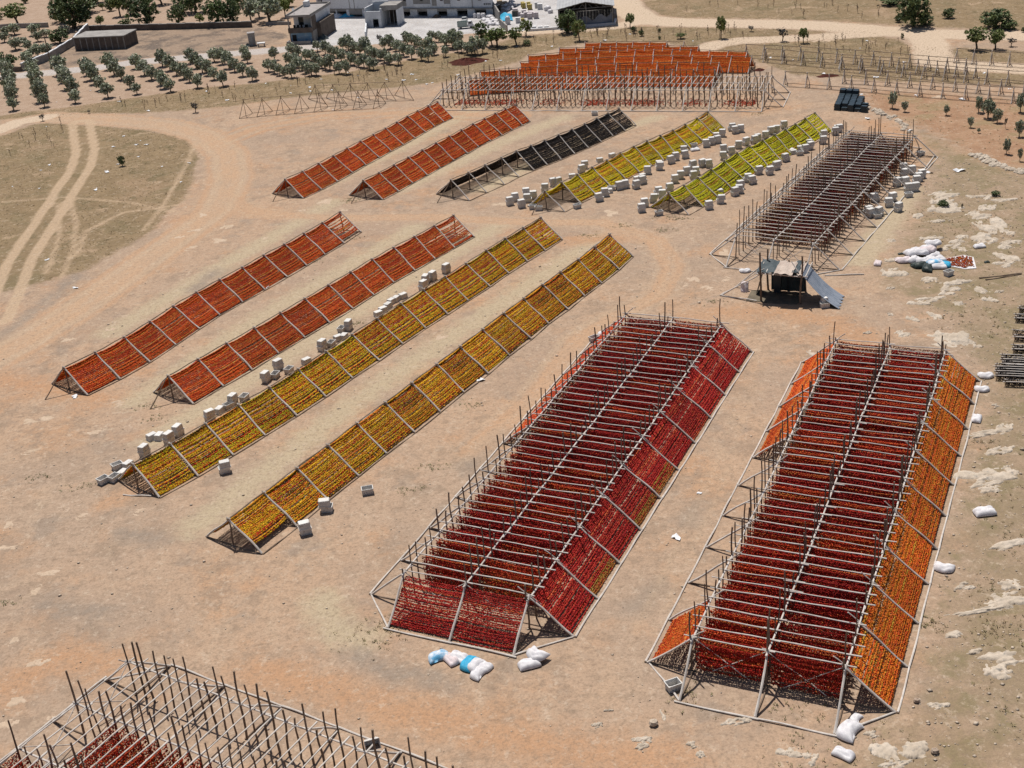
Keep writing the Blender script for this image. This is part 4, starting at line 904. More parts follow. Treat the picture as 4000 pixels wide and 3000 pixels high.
rocks([(850,180,130,50),(310,625,60,28),(1560,760,90,55),(1500,800,70,28),(1700,840,110,50),(1850,750,100,35),(1450,1320,90,35),(1320,1540,130,65),(1850,540,110,80)], C(2000, 750), 'left of the shelter and box racks', True, 'flush outcrops by the shelter')
rocks([(330,310,200,50),(1020,175,120,50),(820,415,130,40),(70,1220,80,60),(80,1410,150,45),(430,1630,210,50),(1200,1110,110,50),(700,1150,100,50),(260,590,180,35)], C(0, 1500), 'left of the olive-yellow rack', True, 'flush outcrops left of the yellow rack')
rocks([(310,130,80,70),(330,750,140,70),(130,1090,170,80),(70,1280,120,90),(440,1230,60,50),(120,560,80,60)], C(0, 2250), 'in the near left corner', True, 'flush outcrops in the near left corner')
rocks([(500,355,220,22),(1480,838,120,22),(150,742,60,20)], c3, 'at the far right', True, 'flush outcrops at the far right')
def boulder(px, py, s, label):
    b = MB(); rs = random.Random(int(px)); V = []; F = []
    for i in range(5):
        th = math.pi * i / 4
        for k in range(8):
            a = 2 * math.pi * k / 8; r = s * rs.uniform(.85, 1.1); V.append((r * math.sin(th) * math.cos(a), r * .85 * math.sin(th) * math.sin(a), s * .55 + r * .7 * math.cos(th)))
    for i in range(4):
        for k in range(8): F.append((i * 8 + k, (i + 1) * 8 + k, (i + 1) * 8 + (k + 1) % 8, i * 8 + (k + 1) % 8))
    b.add(V, F); o = b.build('boulder', MAT['stone']); o.location = G(px, py); tag(o, label, 'rock')
boulder(*k2(1225, 1290), .24, 'single round boulder on the lane left of the right box rack')
boulder(*k3(1440, 1530), .20, 'small round boulder right of the broad outcrops in the near right corner')
boulder(*k3(1283, 1090), .17, 'small round boulder by the near right foot of the right box rack')
# dry-stone lines
def stone_line(label, pts, n, s0, crk):
    P = [G(*crk(x, y)) for x, y in pts]; root = empty('rubble_wall', P[0]); tag(root, label, 'stone wall')
    ms = STONES
    for i in range(n):
        u = i / n * (len(P) - 1); k = int(u); a = P[k].lerp(P[k + 1], u - k)
        o = ob('stone', random.choice(ms), root); o.location = a - P[0] + V3((random.gauss(0, .25), random.gauss(0, .35), 0)); s = s0 * random.uniform(.5, 1.3)
        o.rotation_euler = (random.uniform(-.2, .2), random.uniform(-.2, .2), random.uniform(0, 6)); o.scale = (s * 1.3, s, s * .7)
def stone_m(seed):
    rs = np.random.RandomState(seed); V = np.array([(x, y, z) for x in (-1, 0, 1) for y in (-1, 0, 1) for z in (0, 1)], float)
    b = MB(); pts = []
    for i in range(4):
        th = math.pi * i / 3 * .5
        for k in range(7):
            a = 2 * math.pi * k / 7; r = rs.uniform(.8, 1.1); pts.append((r * math.cos(th) * math.cos(a) if i < 3 else 0.02 * math.cos(a), r * math.cos(th) * math.sin(a) if i < 3 else .02 * math.sin(a), math.sin(th) * rs.uniform(.8, 1.1)))
    F = [(i * 7 + k, i * 7 + (k + 1) % 7, (i + 1) * 7 + (k + 1) % 7, (i + 1) * 7 + k) for i in range(3) for k in range(7)]
    return mesh('stone', pts, F, MAT['rock'])
STONES = [stone_m(s) for s in range(6)]
stone_line('line of tumbled field stones along the red soil below the young olives', [(1780, 1335), (1900, 1390), (2030, 1450), (2212, 1500)], 46, .34, c3)
stone_line('line of pale stones from the dark crates down beside the red soil', [(815, 890), (900, 950), (1010, 1000), (1150, 1060), (1250, 1150)], 36, .30, c3)
# scattered small stones
rs = np.random.RandomState(21); PP = []
def scatter(poly, n, rsn):
    P = W2(poly); lo, hi = P.min(0), P.max(0); out = []
    while len(out) < n:
        q_ = lo + rsn.rand(n, 2) * (hi - lo); out += [tuple(a) for a in q_[inpoly(P, q_[:, 0], q_[:, 1])]]
    return np.array(out[:n])
st = np.vstack([scatter([(3450, 560), (4050, 690), (4100, 2990), (3350, 2990), (3560, 2760), (3850, 1500), (3600, 1200), (3600, 800)], 2200, rs), scatter([(0, 1250), (1200, 900), (2600, 950), (3500, 1200), (3400, 3000), (0, 3000)], 1500, rs)])
sz = rs.gamma(2, .014, len(st)) + .012; Cn = np.column_stack([st, sz * .25])
Vv, Ff, Kk = blobs(Cn, np.column_stack([sz * 1.2, sz, sz * .6]), np.array([(.52, .43, .34)]) * rs.uniform(.7, 1.2, (len(st), 1)), rs)
tag(ob('loose_stones', mesh('loose_stones', Vv, Ff, MAT['grass'], Kk)), 'small loose stones strewn over the bare soil', 'stones', kind='stuff')
# dry grass tufts
def tufts(name, label, pts, hmin, hmax, cols, nb, seed):
    rs = np.random.RandomState(seed); n = len(pts); V = np.zeros((n, nb, 3, 3)); 
    h = rs.uniform(hmin, hmax, (n, 1)); a = rs.uniform(0, 6.28, (n, nb)); sp = rs.uniform(.2, 1.0, (n, nb)) * h; ba = rs.uniform(0, .1, (n, nb))
    cx, cy = pts[:, :1], pts[:, 1:2]; wv = .018 + h * .05
    V[:, :, 0, 0] = cx + np.cos(a) * ba - np.sin(a) * wv; V[:, :, 0, 1] = cy + np.sin(a) * ba + np.cos(a) * wv
    V[:, :, 1, 0] = cx + np.cos(a) * ba + np.sin(a) * wv; V[:, :, 1, 1] = cy + np.sin(a) * ba - np.cos(a) * wv
    V[:, :, 2, 0] = cx + np.cos(a) * (ba + sp); V[:, :, 2, 1] = cy + np.sin(a) * (ba + sp); V[:, :, 2, 2] = h * rs.uniform(.5, 1, (n, nb))
    K = np.array(cols)[rs.choice(len(cols), n)] * rs.uniform(.7, 1.25, (n, 1)); K = np.repeat(K, nb * 3, axis=0)
    F = np.arange(n * nb * 3).reshape(-1, 3)
    return tag(ob(name, mesh(name, V.reshape(-1, 3), F, MAT['grass'], K)), label, 'grass', kind='stuff')
DRY = [(.26, .19, .105), (.23, .165, .09), (.30, .22, .125), (.20, .15, .08)]
keep = lambda P, lines, wd: P[np.min([dline(W2(l), P[:, 0], P[:, 1]) for l in lines], 0) > wd]
pa = keep(scatter(FIELD_A, 5000, rs), [RUT, MAIN], 2.4); pb = scatter(FIELD_B, 8000, rs); pcx = scatter(FIELD_C, 2500, rs)
tufts('dry_grass', 'sparse dry yellow-brown grass over the fallow fields', np.vstack([pa, pb, pcx]), .025, .08, DRY, 6, 1)
gp = np.vstack([rs.normal(0, 1, (34, 2)) * s_ + np.array(G(*cr_(x, y)))[:2] for cr_, x, y, s_ in
    [(kk,1600,350,1.6),(kk,1900,250,1.4),(kk,2000,930,2.2),(kk,1700,1060,1.6),(kk,1950,1190,1.5),(kk,1750,300,1.4),(kk,1500,560,1.2),(kk,2150,600,1.4),(kk,2000,20,1.6),(kk,1380,200,1.2),(k4,1900,520,.8),(k4,2080,900,1.0),(k4,2150,1330,1.0),(k3,2150,450,1.2),(k3,2150,1080,1.2),(k3,850,1520,1.2),(k3,300,1590,1.0),(k3,1400,420,.4),(k3,1930,120,.8),
     (k3,1940,450,.5),(k2,2450/1.,1150,.8),(k2,1480,1040,.6),(k1,1130,450,.7),(k1,1050,520,.9),(c3,2000,900,3),(c3,1500,1150,3),(c3,1800,1250,3),(c3,1250,1050,2),(c3,900,850,2),(c3,1700,880,3)]])
tufts('dry_grass', 'tufts of dry grass between the outcrops at the right', gp, .04, .13, [(.36, .28, .16), (.29, .24, .13), (.25, .22, .12), (.40, .31, .19)], 8, 2)
gp = np.vstack([rs.normal(0, .35, (26, 2)) * np.array([1.5, .8]) + np.array(G(*cr_(x, y)))[:2] for cr_, x, y in
    [(C(0, 1500),345,805),(C(0, 1500),690,895),(C(0, 1500),1330,300),(C(1000, 1500),1355,920),(C(1000, 1500),1870,180),(C(1000, 1500),1560,710),(C(2000, 750),1300,330),(C(2000, 750),640,380),(C(2000, 750),1740,945),(C(2000, 750),960,290),(C(0, 2250),20,240),(C(1000, 750),850,400),(C(1000, 750),510,600),(C(1000, 750),880,1135),(C(2000, 750),1370,215),(C(2000, 750),1450,235),(c2,2130,985),(C(1000, 750),830,60),(C(1000, 750),800,80),(C(0, 1500),1290,190)]])
tufts('green_weeds', 'small green weed patches on the bare soil between the racks', gp, .03, .09, [(.24, .23, .12), (.29, .26, .14), (.20, .20, .10)], 8, 3)

# ------------------------------------------------------------------ trees
def leaf_crown(lobes, n, ls, cols, seed, name='crown', droop=0.):
    rs = np.random.RandomState(seed); L = np.array(lobes, float)      # cx cy cz rx ry rz
    vol = L[:, 3] * L[:, 4] * L[:, 5]; k = rs.choice(len(L), n, p=vol / vol.sum())
    d = rs.normal(0, 1, (n, 3)); d /= np.linalg.norm(d, axis=1)[:, None]
    # clumps: pull points to clump centres
    r = rs.uniform(0, 1, n) ** .42
    ph = rs.uniform(0, 6.28, (len(L), 3))
    bumpy = 1 + .16 * np.sin(5 * d[:, 0] + ph[k, 0]) * np.sin(5 * d[:, 1] + ph[k, 1]) + .12 * np.sin(9 * d[:, 2] + ph[k, 2])
    c = L[k, :3] + d * L[k, 3:6] * (r * bumpy)[:, None]
    nc = max(10, n // 26); cc = c[rs.choice(n, nc)]; near = rs.choice(nc, n)
    D = ((c[:, None, :] - cc[None, rs.choice(nc, min(nc, 60)), :]) ** 2).sum(2); pk = cc[rs.choice(nc, min(nc, 60), replace=False) if nc >= 60 else np.arange(min(nc, 60))]
    D = ((c[:, None, :] - pk[None]) ** 2).sum(2); ci = D.argmin(1)
    c = c * .62 + pk[ci] * .38
    a = rs.normal(0, 1, (n, 3)); a[:, 2] -= droop; a /= np.linalg.norm(a, axis=1)[:, None]
    bb = np.cross(a, rs.normal(0, 1, (n, 3))); bb /= np.linalg.norm(bb, axis=1)[:, None]
    s = ls * rs.uniform(.6, 1.4, (n, 1))
    V = np.stack([c - a * s, c + bb * s * .55, c + a * s, c - bb * s * .55], 1).reshape(-1, 3)
    F = np.arange(4 * n).reshape(-1, 4)
    cl = np.array(cols); K = cl[rs.choice(len(cl), len(pk))][ci] * rs.uniform(.7, 1.3, (n, 1))
    return mesh(name, V, F, MAT['leaf'], np.repeat(K, 4, axis=0))
def trunk_mesh(h, r, nl, spread, seed, fork=.45):
    rs = random.Random(seed); b = MB(); lean = (rs.uniform(-.1, .1) * h, rs.uniform(-.1, .1) * h)
    f = V3((lean[0] * .5, lean[1] * .5, h * fork))
    b.tube([(0, 0, -.05), (lean[0] * .15, lean[1] * .2, h * fork * .5), f], [r * 1.25, r, r * .8], 7)
    for i in range(nl):
        a = 2 * math.pi * i / nl + rs.uniform(-.4, .4); s = spread * rs.uniform(.6, 1)
        m_ = f + V3((math.cos(a) * s * .45, math.sin(a) * s * .45, h * .18)); e = f + V3((math.cos(a) * s, math.sin(a) * s, h * rs.uniform(.3, .5)))
        b.tube([f - V3((0, 0, .05 * h)), m_, e], [r * .65, r * .45, r * .15], 5)
    return mesh('trunk', b.v, b.f, MAT['bark'], smooth=True)
OLV = [(.31, .335, .225), (.36, .38, .27), (.25, .275, .175), (.43, .44, .335)]
DKG = [(.075, .105, .038), (.10, .135, .05), (.06, .085, .032), (.13, .165, .06)]
MDG = [(.14, .18, .055), (.18, .22, .07), (.10, .135, .042), (.22, .245, .09)]
LTG = [(.16, .20, .05), (.20, .24, .07), (.12, .16, .04)]
def lobes(seed, n, w_, h, base, top):
    rs = random.Random(seed); out = [(0, 0, (base + top) / 2 * h, w_ * .38, w_ * .38, (top - base) / 2 * h * .9)]
    for i in range(n):
        a = rs.uniform(0, 6.28); d = rs.uniform(.15, .30) * w_
        out.append((math.cos(a) * d, math.sin(a) * d, h * rs.uniform(base + .15, top - .18), w_ * rs.uniform(.16, .26), w_ * rs.uniform(.16, .26), h * rs.uniform(.10, .2)))
    return out
TREE = {  # unit height 1, width 1
 'olive': [(leaf_crown(lobes(s, 7, 1, 1, .14, 1.0), 2200, .045, OLV, s, droop=-.3), trunk_mesh(1, .035, 4, .28, s, .28)) for s in range(5)],
 'dark': [(leaf_crown(lobes(20 + s, 9, 1.05, 1, .0, 1.0), 2800, .034, DKG, 20 + s), trunk_mesh(1, .04, 4, .3, 20 + s, .25)) for s in range(4)],
 'mid': [(leaf_crown(lobes(40 + s, 7, 1, 1, .28, 1.0), 2600, .034, MDG, 40 + s), trunk_mesh(1, .035, 4, .28, 40 + s, .3)) for s in range(4)],
 'light': [(leaf_crown(lobes(60 + s, 6, 1, 1, .2, 1.0), 1000, .05, LTG, 60 + s), trunk_mesh(1, .035, 4, .28, 60 + s, .3)) for s in range(2)],
 'bush': [(leaf_crown(lobes(80 + s, 6, 1, .9, .02, 1.0), 1600, .042, DKG, 80 + s), trunk_mesh(.6, .04, 4, .3, 80 + s, .2)) for s in range(3)],
 'grey': [(leaf_crown(lobes(90, 6, 1, 1, .3, 1.0), 700, .04, [(.10, .095, .085), (.14, .13, .115), (.07, .068, .06)], 90), trunk_mesh(1, .035, 5, .3, 90, .3))],
}
SPC = {'olive': 'olive_tree', 'dark': 'broad_tree', 'mid': 'broad_tree', 'light': 'broad_tree', 'bush': 'shrub', 'grey': 'bare_shrub'}
def tree(px, py, w_, h_, kind, label, group=None, cat='tree'):
    s = ppm(px, py); p = G(px, py); k = random.choice(TREE[kind]); r = empty(SPC[kind], p, random.uniform(0, 6.28))
    W, Hh = w_ / s, h_ / s / math.cos(math.radians(13)); r.scale = (W, W, Hh)
    ob('crown', k[0], r); ob('trunk', k[1], r); tag(r, label, cat, group)
OG = 'olive trees in the orchard rows'
rows = [[(80,690),(95,770),(100,830),(115,885),(120,955)], [(285,640),(300,690),(325,750),(345,820),(365,880),(388,925)], [(525,650),(560,710),(590,770),(640,840),(655,892)],
        [(760,650),(790,690),(820,725),(875,780),(935,845)], [(950,600),(990,650),(1050,690),(1125,765),(1185,815)], [(1180,595),(1250,650),(1310,690),(1390,735),(1420,765),(1475,795)],
        [(1405,575),(1470,610),(1530,650),(1590,680),(1640,710),(1710,760)], [(1655,545),(1700,590),(1750,630),(1800,650),(1850,690),(1930,745)], [(1855,535),(1920,555),(1980,590),(2030,620),(2100,660),(2180,700)]]
for ri, row in enumerate(rows):
    for i, (x, y) in enumerate(row):
        px, py = c0(x, y); sz_ = random.uniform(50, 64) * (1.32 if ri < 4 else 1.15) * (.85 if i == len(row) - 1 else 1)
        tree(px, py, sz_, sz_ * random.uniform(.9, 1.15), 'olive', f'grey-green olive tree, {nth(i + 1)} from the road in the {nth(ri + 1)} row from the left', OG)
oth = [(2120,510),(2140,545)]
right = [(160,520),(110,620),(160,635),(205,652),(250,668),(310,672),(290,560),(340,585),(375,610),(425,632),(480,652),(525,655),(310,480),(370,492),(430,520),(480,530),(530,570),(570,588),(600,602),(640,607),(720,637),(780,642),(530,445),(600,470),(650,490),(700,500),(740,530),
         (820,560),(850,567),(890,580),(935,585),(985,603),(1020,605),(750,430),(800,442),(850,467),(900,472),(945,480),(990,500),(1030,517),(1080,522),(1110,542),(1155,557),(1230,562),(1110,430),(1160,420),(1210,440),(1240,470),(1280,490),(1345,510),(1430,522),(1490,530),(1310,390),
         (1350,402),(1400,420),(1440,440),(1500,452),(1540,475),(1520,360),(1580,362),(1630,392),(1650,412),(1700,420),(1740,450),(1640,492),(1780,457),(1830,470),(1870,482),(1895,470),(1960,462),(1710,352),(1760,372)]
allr = sorted([c0(*q_) for q_ in oth] + [c1(*q_) for q_ in right] + [c1(0, 692)])
for i, (px, py) in enumerate(allr):
    sz_ = random.uniform(40, 56); sz_ *= (1.25 if i % 7 == 3 else 1)
    tree(px, py, sz_ * 1.05, sz_ * random.uniform(.95, 1.2), 'olive', f'olive tree in the loose right half of the orchard, {nth(i + 1)} from the left', 'olive trees before the white yard')
UPT = [(160,222,200,150,'mid'),(640,245,330,270,'dark'),(540,190,200,140,'dark'),(1270,222,230,200,'dark'),(1040,140,140,150,'mid'),(960,95,80,80,'dark'),(1130,130,140,120,'dark'),(1690,112,180,190,'dark'),(1590,110,160,100,'dark'),(1540,207,150,130,'dark'),(1880,212,220,180,'dark'),(2010,215,170,170,'dark'),(875,232,80,75,'mid'),(1085,230,110,60,'bush'),
       (520,372,170,110,'bush'),(560,290,90,60,'olive'),(2170,182,130,170,'olive'),(700,120,300,160,'dark'),(820,30,180,120,'dark'),(1220,60,150,100,'olive'),(1400,40,180,110,'mid'),(2060,60,160,110,'dark'),(1000,40,160,60,'dark'),(220,28,60,60,'dark'),(0,170,60,60,'dark'),(890,88,60,50,'mid'),(1730,205,80,70,'light')]
for i, (x, y, w_, h_, k) in enumerate(sorted(UPT)):
    tree(*c0(x, y), w_ / 2.212 * 1.35, h_ / 2.212 * 1.3, k, f'{ {"mid": "mid green", "dark": "dark green", "olive": "grey-green", "bush": "dark low", "light": "light green"}[k] } tree beyond the boundary wall, {nth(i + 1)} from the left', 'trees beyond the boundary wall')
for i, (x, y, w_, h_, k) in enumerate([(120,192,240,200,'olive'),(255,150,110,150,'light'),(30,150,120,160,'olive'),(280,60,120,80,'light'),(190,60,150,90,'mid')]):
    tree(*c1(x, y), w_ / 2.212 * 1.35, h_ / 2.212 * 1.25, k, f'leafy tree left of the two-storey house, {nth(i + 1)} counted from its nearest', 'trees left of the house')
LP = [(130,300,110,80),(300,305,110,80),(140,432,120,90),(250,435,90,70),(330,485,120,90),(235,545,110,80),(410,480,110,90),(40,365,90,70),(210,395,80,60),(330,360,90,70),(60,300,100,60),(400,320,90,60),(260,500,80,60)]
for i, (x, y, w_, h_) in enumerate(sorted(LP)):
    tree(*c0(x, y), w_ / 2.212 * 1.35, h_ / 2.212 * 1.3, 'olive', f'olive tree in the walled plot at the far left, {nth(i + 1)} from the left', 'olives in the far left plot')
tree(*c0(70, 590), 110, 65, 'bush', 'big dark bush against the outside of the far left wall', cat='shrub')
tree(*c0(-20, 560), 80, 70, 'bush', 'dark bush cut by the left edge beside the far left wall', cat='shrub')
RT = [(c1,1950,345,130,150,'dark','dark round tree at the right end of the white yard'),(c1,2085,408,190,150,'mid','broad green tree in front of the yard side wall, nearer one'),(c1,2040,395,130,110,'mid','green tree pressed against the broad one before the yard wall'),
      (c2,40,392,140,140,'mid','round green tree with its shadow below, left of the pallet yard'),(c2,122,312,110,130,'mid','leaning green tree before the pallets'),(c2,482,282,190,190,'dark','large round dark tree before the hangar'),(c2,583,352,120,170,'mid','slender tree with a clear trunk before the hangar'),
      (c2,547,322,40,40,'bush','small shrub left of the slender tree'),(c2,130,395,75,55,'bush','low shrub right of the round green tree'),(c2,1020,237,75,115,'mid','small tree by the pale track right of the hangar'),(c2,1055,288,50,65,'bush','dark shrub below the small tree by the track'),(c2,1120,312,50,55,'bush','dark shrub in the dry grass behind the orange racks, left one'),
      (c2,1455,335,90,45,'mid','low wide green shrub behind the orange racks'),(c2,1275,278,30,35,'bush','tiny shrub near the pale track behind the orange racks'),(c2,1275,340,30,30,'bush','tiny shrub just behind the rearmost orange rack'),(c2,1805,332,95,175,'mid','lone upright tree beside the pale track behind the orange racks'),
      (c2,2065,272,60,45,'grey','sparse grey shrub right of the lone upright tree'),(c3,125,357,95,105,'grey','round greyish leafless tree by the farm track'),(c3,305,372,85,120,'mid','small green tree beside the greyish leafless one'),(c3,1250,232,280,290,'dark','largest dark tree at the upper right beyond the track'),(c3,1360,215,140,90,'dark','dark lower tree at the right foot of the largest tree'),
      (c3,1130,190,80,60,'bush','low bush at the left foot of the largest tree'),(c3,1080,40,220,60,'dark','dark trees cut by the top edge left of the largest tree'),(c3,1560,157,110,80,'dark','small dark tree right of the largest tree'),(c3,1960,240,260,160,'dark','wide spreading dark bush-like tree at the upper right'),(c3,2080,255,140,80,'dark','low right half of the wide spreading bush'),(c3,1160,337,30,55,'bush','small upright shrub at the track fork'),
      (c3,1805,432,190,180,'mid','green tree right of the track fork, left of a pair'),(c3,1965,428,150,165,'mid','green tree right of the track fork, right of a pair'),(c3,2100,402,80,70,'grey','bare twiggy shrub at the right edge'),(c3,2205,280,40,50,'bush','bush cut by the right edge below the track'),
      (c3,1075,937,75,140,'olive','young olive nearest the dark crates'),(c3,1182,967,60,88,'olive','small young olive second from the dark crates'),(c3,1540,997,52,88,'olive','small young olive standing alone mid field on the red soil'),(c3,1820,972,80,135,'olive','young olive left of the tight group on red soil'),(c3,1900,1022,120,160,'olive','largest young olive of the group on red soil'),
      (c3,1980,1062,80,120,'olive','young olive right of the largest one on red soil'),(c3,1750,1103,55,90,'olive','spindly young olive below the group on red soil'),(c3,2180,972,90,160,'olive','young olive cut by the right edge, upper one'),(c3,2170,1182,80,140,'olive','young olive near the right edge, middle one'),(c3,2060,1332,65,130,'olive','young olive above the rubble wall, left one'),
      (c3,2175,1393,42,110,'olive','young olive above the rubble wall, right one'),(c3,1820,1152,30,45,'olive','tiny olive sapling below the spindly one'),(c3,2050,1112,30,90,'grey','thin leafless sapling on the red soil'),
      (kk,1510,135,95,75,'bush','dark rounded shrub among the outcrops'),(kk,1970,32,80,45,'bush','low green shrub at the top of the outcrops'),(kk,1675,165,22,65,'grey','thin dry shrub among the outcrops'),(c0,1060,1435,62,95,'bush','dark upright shrub alone in the left dry field'),(c0,1690,972,75,80,'grey','dry thorn bush on the strip below the orchard'),
      (c0,770,980,34,26,'grey','small dark dry bush on the strip by the dirt road'),(c1,1070,375,60,70,'grey','leafless grey bush at the edge of the white yard'),(c0,370,1045,50,55,'grey','dry bush at the bend of the dirt road')]
for cr_, x, y, w_, h_, k, lab in RT:
    tree(*cr_(x, y), w_ / 2.212 * 1.3, h_ / 2.212 * 1.12, k, lab, cat='shrub' if k in ('bush', 'grey') else 'tree')
# dry thistles
def thistle(seed):
    rs = random.Random(seed); b = MB()
    for i in range(rs.randint(2, 4)):
        a = rs.uniform(0, 6.28); s = rs.uniform(.05, .2); h = rs.uniform(.6, 1)
        e = V3((math.cos(a) * s, math.sin(a) * s, h)); b.tube([(0, 0, 0), e * .55, e], [.02, .016, .012], 4)
        b.tube([e - V3((0, 0, .03)), e + V3((0, 0, .05))], [.045, .03], 5)
        for k in range(3):
            f = e * rs.uniform(.4, .9); a2 = rs.uniform(0, 6.28); b.tube([f, f + V3((math.cos(a2) * .14, math.sin(a2) * .14, .10))], [.014, .02], 4)
    return mesh('dry_thistle', b.v, b.f, MAT['brown'])
TH_ = [thistle(s) for s in range(5)]
def thistles(poly, n, where, seed):
    rs = np.random.RandomState(seed)
    for x, y in scatter(poly, n, rs):
        o = ob('dry_thistle', TH_[rs.randint(5)]); o.location = (x, y, 0); s = rs.uniform(.6, 1.3); o.scale = (s, s, s * 1.1); o.rotation_euler = (0, 0, rs.uniform(0, 6))
        tag(o, f'dry brown thistle stalk {where}', 'thistle', f'dry thistles {where}')
thistles([(400,400),(1000,340),(1700,235),(1900,200),(1980,230),(1700,300),(1000,390),(500,440)], 70, 'in the dry grass strip below the orchard', 3)
thistles([(2050,150),(2400,125),(2900,110),(2950,150),(2650,160),(2250,165),(2020,190)], 55, 'in the dry grass behind the orange racks', 4)
thistles([(2600,20),(3300,10),(3500,80),(2700,75)], 22, 'on the hillside above the pale track', 5)
thistles([(30,520),(250,480),(260,560),(100,640),(10,600)], 12, 'in the left field beside the dirt road bend', 6)
thistles([(3050,150),(3500,150),(3560,230),(3100,190)], 26, 'among the rear bare frames', 7)

# ------------------------------------------------------------------ shelter
z5 = C(0, 0)
def hz(x, y): return (2800 + x / 4.254, 980 + y / 4.254)
fl, fr = G(*hz(735, 835)), G(*hz(1390, 880)); ex = (fr - fl).normalized(); ey = V3((-ex.y, ex.x, 0)); wd = (fr - fl).length; RZ, dp = 2.2, 2.3
sh = empty('shelter', fl); tag(sh, 'pole shelter with cloth roof and grey tarp side in front of the dark box rack', 'shelter')
P_ = lambda x, y, z: fl + ex * x + ey * y + UP * z
for x, y, z in ((0, 0, 3.9), (wd, 0, 3.8), (.1, dp, 3.3), (wd * .55, dp, 2.5), (wd, dp, 2.5)): pole('post', sh, P_(x, y, 0), P_(x + random.uniform(-.15, .15), y, z), .075, 'brown')
for y in (0, dp): pole('roof_beam', sh, P_(-.5, y, RZ), P_(wd + .5, y, RZ), .05)
for i in range(7): pole('roof_pole', sh, P_(-.25 + i * (wd + .6) / 6, -.3, RZ + .07), P_(-.2 + i * (wd + .6) / 6, dp + .4, RZ + .08), .035)
pole('side_brace', sh, P_(-3.1, .5, .03), P_(.1, 0, RZ + .1), .05); pole('side_brace', sh, P_(-2.4, dp, .03), P_(.1, dp, RZ + .2), .05)
pole('ground_beam', sh, P_(-3.2, .4, .06), P_(-2.4, dp, .06), .05); pole('ground_beam', sh, P_(-3.1, .45, .06), P_(-.3, -.1, .06), .05)
pole('roof_brace', sh, P_(wd * .72, .6, RZ + .9), P_(wd + .1, 0, RZ - .1), .035); pole('roof_brace', sh, P_(.2, .2, RZ + .35), P_(-1.6, .3, RZ - .9), .035)
def sheet(name, par, f, nu, nv, mat, th=.012):
    """thin but solid sheet from f(u,v) -> world point"""
    V = [f(i / nu, k / nv) - par.location for i in range(nu + 1) for k in range(nv + 1)]; n = len(V); F = []
    V += [p_ - UP * th for p_ in V]
    id_ = lambda i, k: i * (nv + 1) + k
    for i in range(nu):
        for k in range(nv):
            q_ = (id_(i, k), id_(i + 1, k), id_(i + 1, k + 1), id_(i, k + 1)); F += [q_, tuple(n + a for a in reversed(q_))]
    for i in range(nu):
        for k in (0, nv): a, b_ = id_(i, k), id_(i + 1, k); F.append((a, b_, n + b_, n + a))
    for k in range(nv):
        for i in (0, nu): a, b_ = id_(i, k), id_(i, k + 1); F.append((a, b_, n + b_, n + a))
    return ob(name, mesh(name, V, F, MAT[mat], smooth=False), par)
wv = lambda u, v: .05 * math.sin(9 * u + 4 * v) + .04 * math.sin(14 * v + 3 * u)
sheet('roof_tarp', sh, lambda u, v: P_(-.35 + u * wd * .5, -.1 + v * (dp + .35), RZ + .16 + wv(u, v)), 10, 8, 'darktarp')
sheet('roof_cloth', sh, lambda u, v: P_(wd * .34 + u * wd * .46, -.35 + v * (dp + .3), RZ + .22 + wv(u * 1.4, v)), 10, 8, 'cloth')
sheet('roof_tarp', sh, lambda u, v: P_(wd * .76 + u * wd * .18, .1 + v * (dp + .1), RZ + .21 + wv(u, v)), 6, 8, 'darktarp')
sheet('roof_cloth', sh, lambda u, v: P_(wd * .90 + u * wd * .13, -.2 + v * (dp + .2), RZ + .2 + wv(u, v + 2)), 5, 8, 'cloth')
def tarpf(u, v):
    s = u * 3.4; z = max(.03, RZ + .15 - u * (RZ + .1) - .28 * math.sin(math.pi * u)); return P_(wd + .05 + s * .83 + (.09 * math.sin(v * 28) if u > .97 else 0), -.55 * u + v * (dp + .2), z + .035 * math.sin(v * 50))
sheet('side_tarp', sh, tarpf, 14, 40, 'tarp')
sheet('back_tarp', sh, lambda u, v: P_(wd * .12 + u * wd * .88, dp - .12 + .05 * math.sin(u * 20), .05 + v * (RZ - .1)), 14, 5, 'darktarp')
sheet('side_cloth', sh, lambda u, v: P_(-.1 - (1 - v) * .5, dp * .45 + u * dp * .5, .05 + v * (RZ - .2)), 6, 6, 'darktarp')
sheet('floor_mat', sh, lambda u, v: P_(-1.1 + u * (wd + .9), -.25 + v * (dp - .1) + .05 * math.sin(8 * u), .03 + .02 * math.sin(7 * u + 5 * v)), 10, 6, 'mat')
b_ = MB(); b_.box(0, .6, 0, .5, .7, 1.55); b_.box(.05, .55, .05, .45, 0, .7); o = b_.build('stove', MAT['darkplastic'], sh); o.location = ex * (wd * .2) + ey * (dp - .7); o.rotation_euler = (0, 0, math.atan2(ex.y, ex.x))

def loose(lab, a, b, r=.05, mat='wood', grp=None):
    p0, p1 = G(*a), G(*b); o = pole('loose_pole', None, p0 + UP * r, p1 + UP * r, r, mat); tag(o, lab, 'pole', grp)
loose('bare pole lying on the rocks, upper of two at the right edge', kk(1825, 748), kk(2190, 706), .055, 'brown')
loose('bare pole lying on the rocks, lower of two at the right edge', kk(1880, 763), kk(2190, 712), .05, 'brown')
loose('pale pole lying on the ground behind the shelter tarp', kk(490, 725), kk(830, 714), .05)
loose('white pole lying at the near end of the olive-yellow rack', C(0, 1500)(1065, 962), C(0, 1500)(1310, 972), .05)
loose('white pole lying before the far right corner of the blackish-red box rack', c3(1340, 1480), c3(1440, 1345), .06)
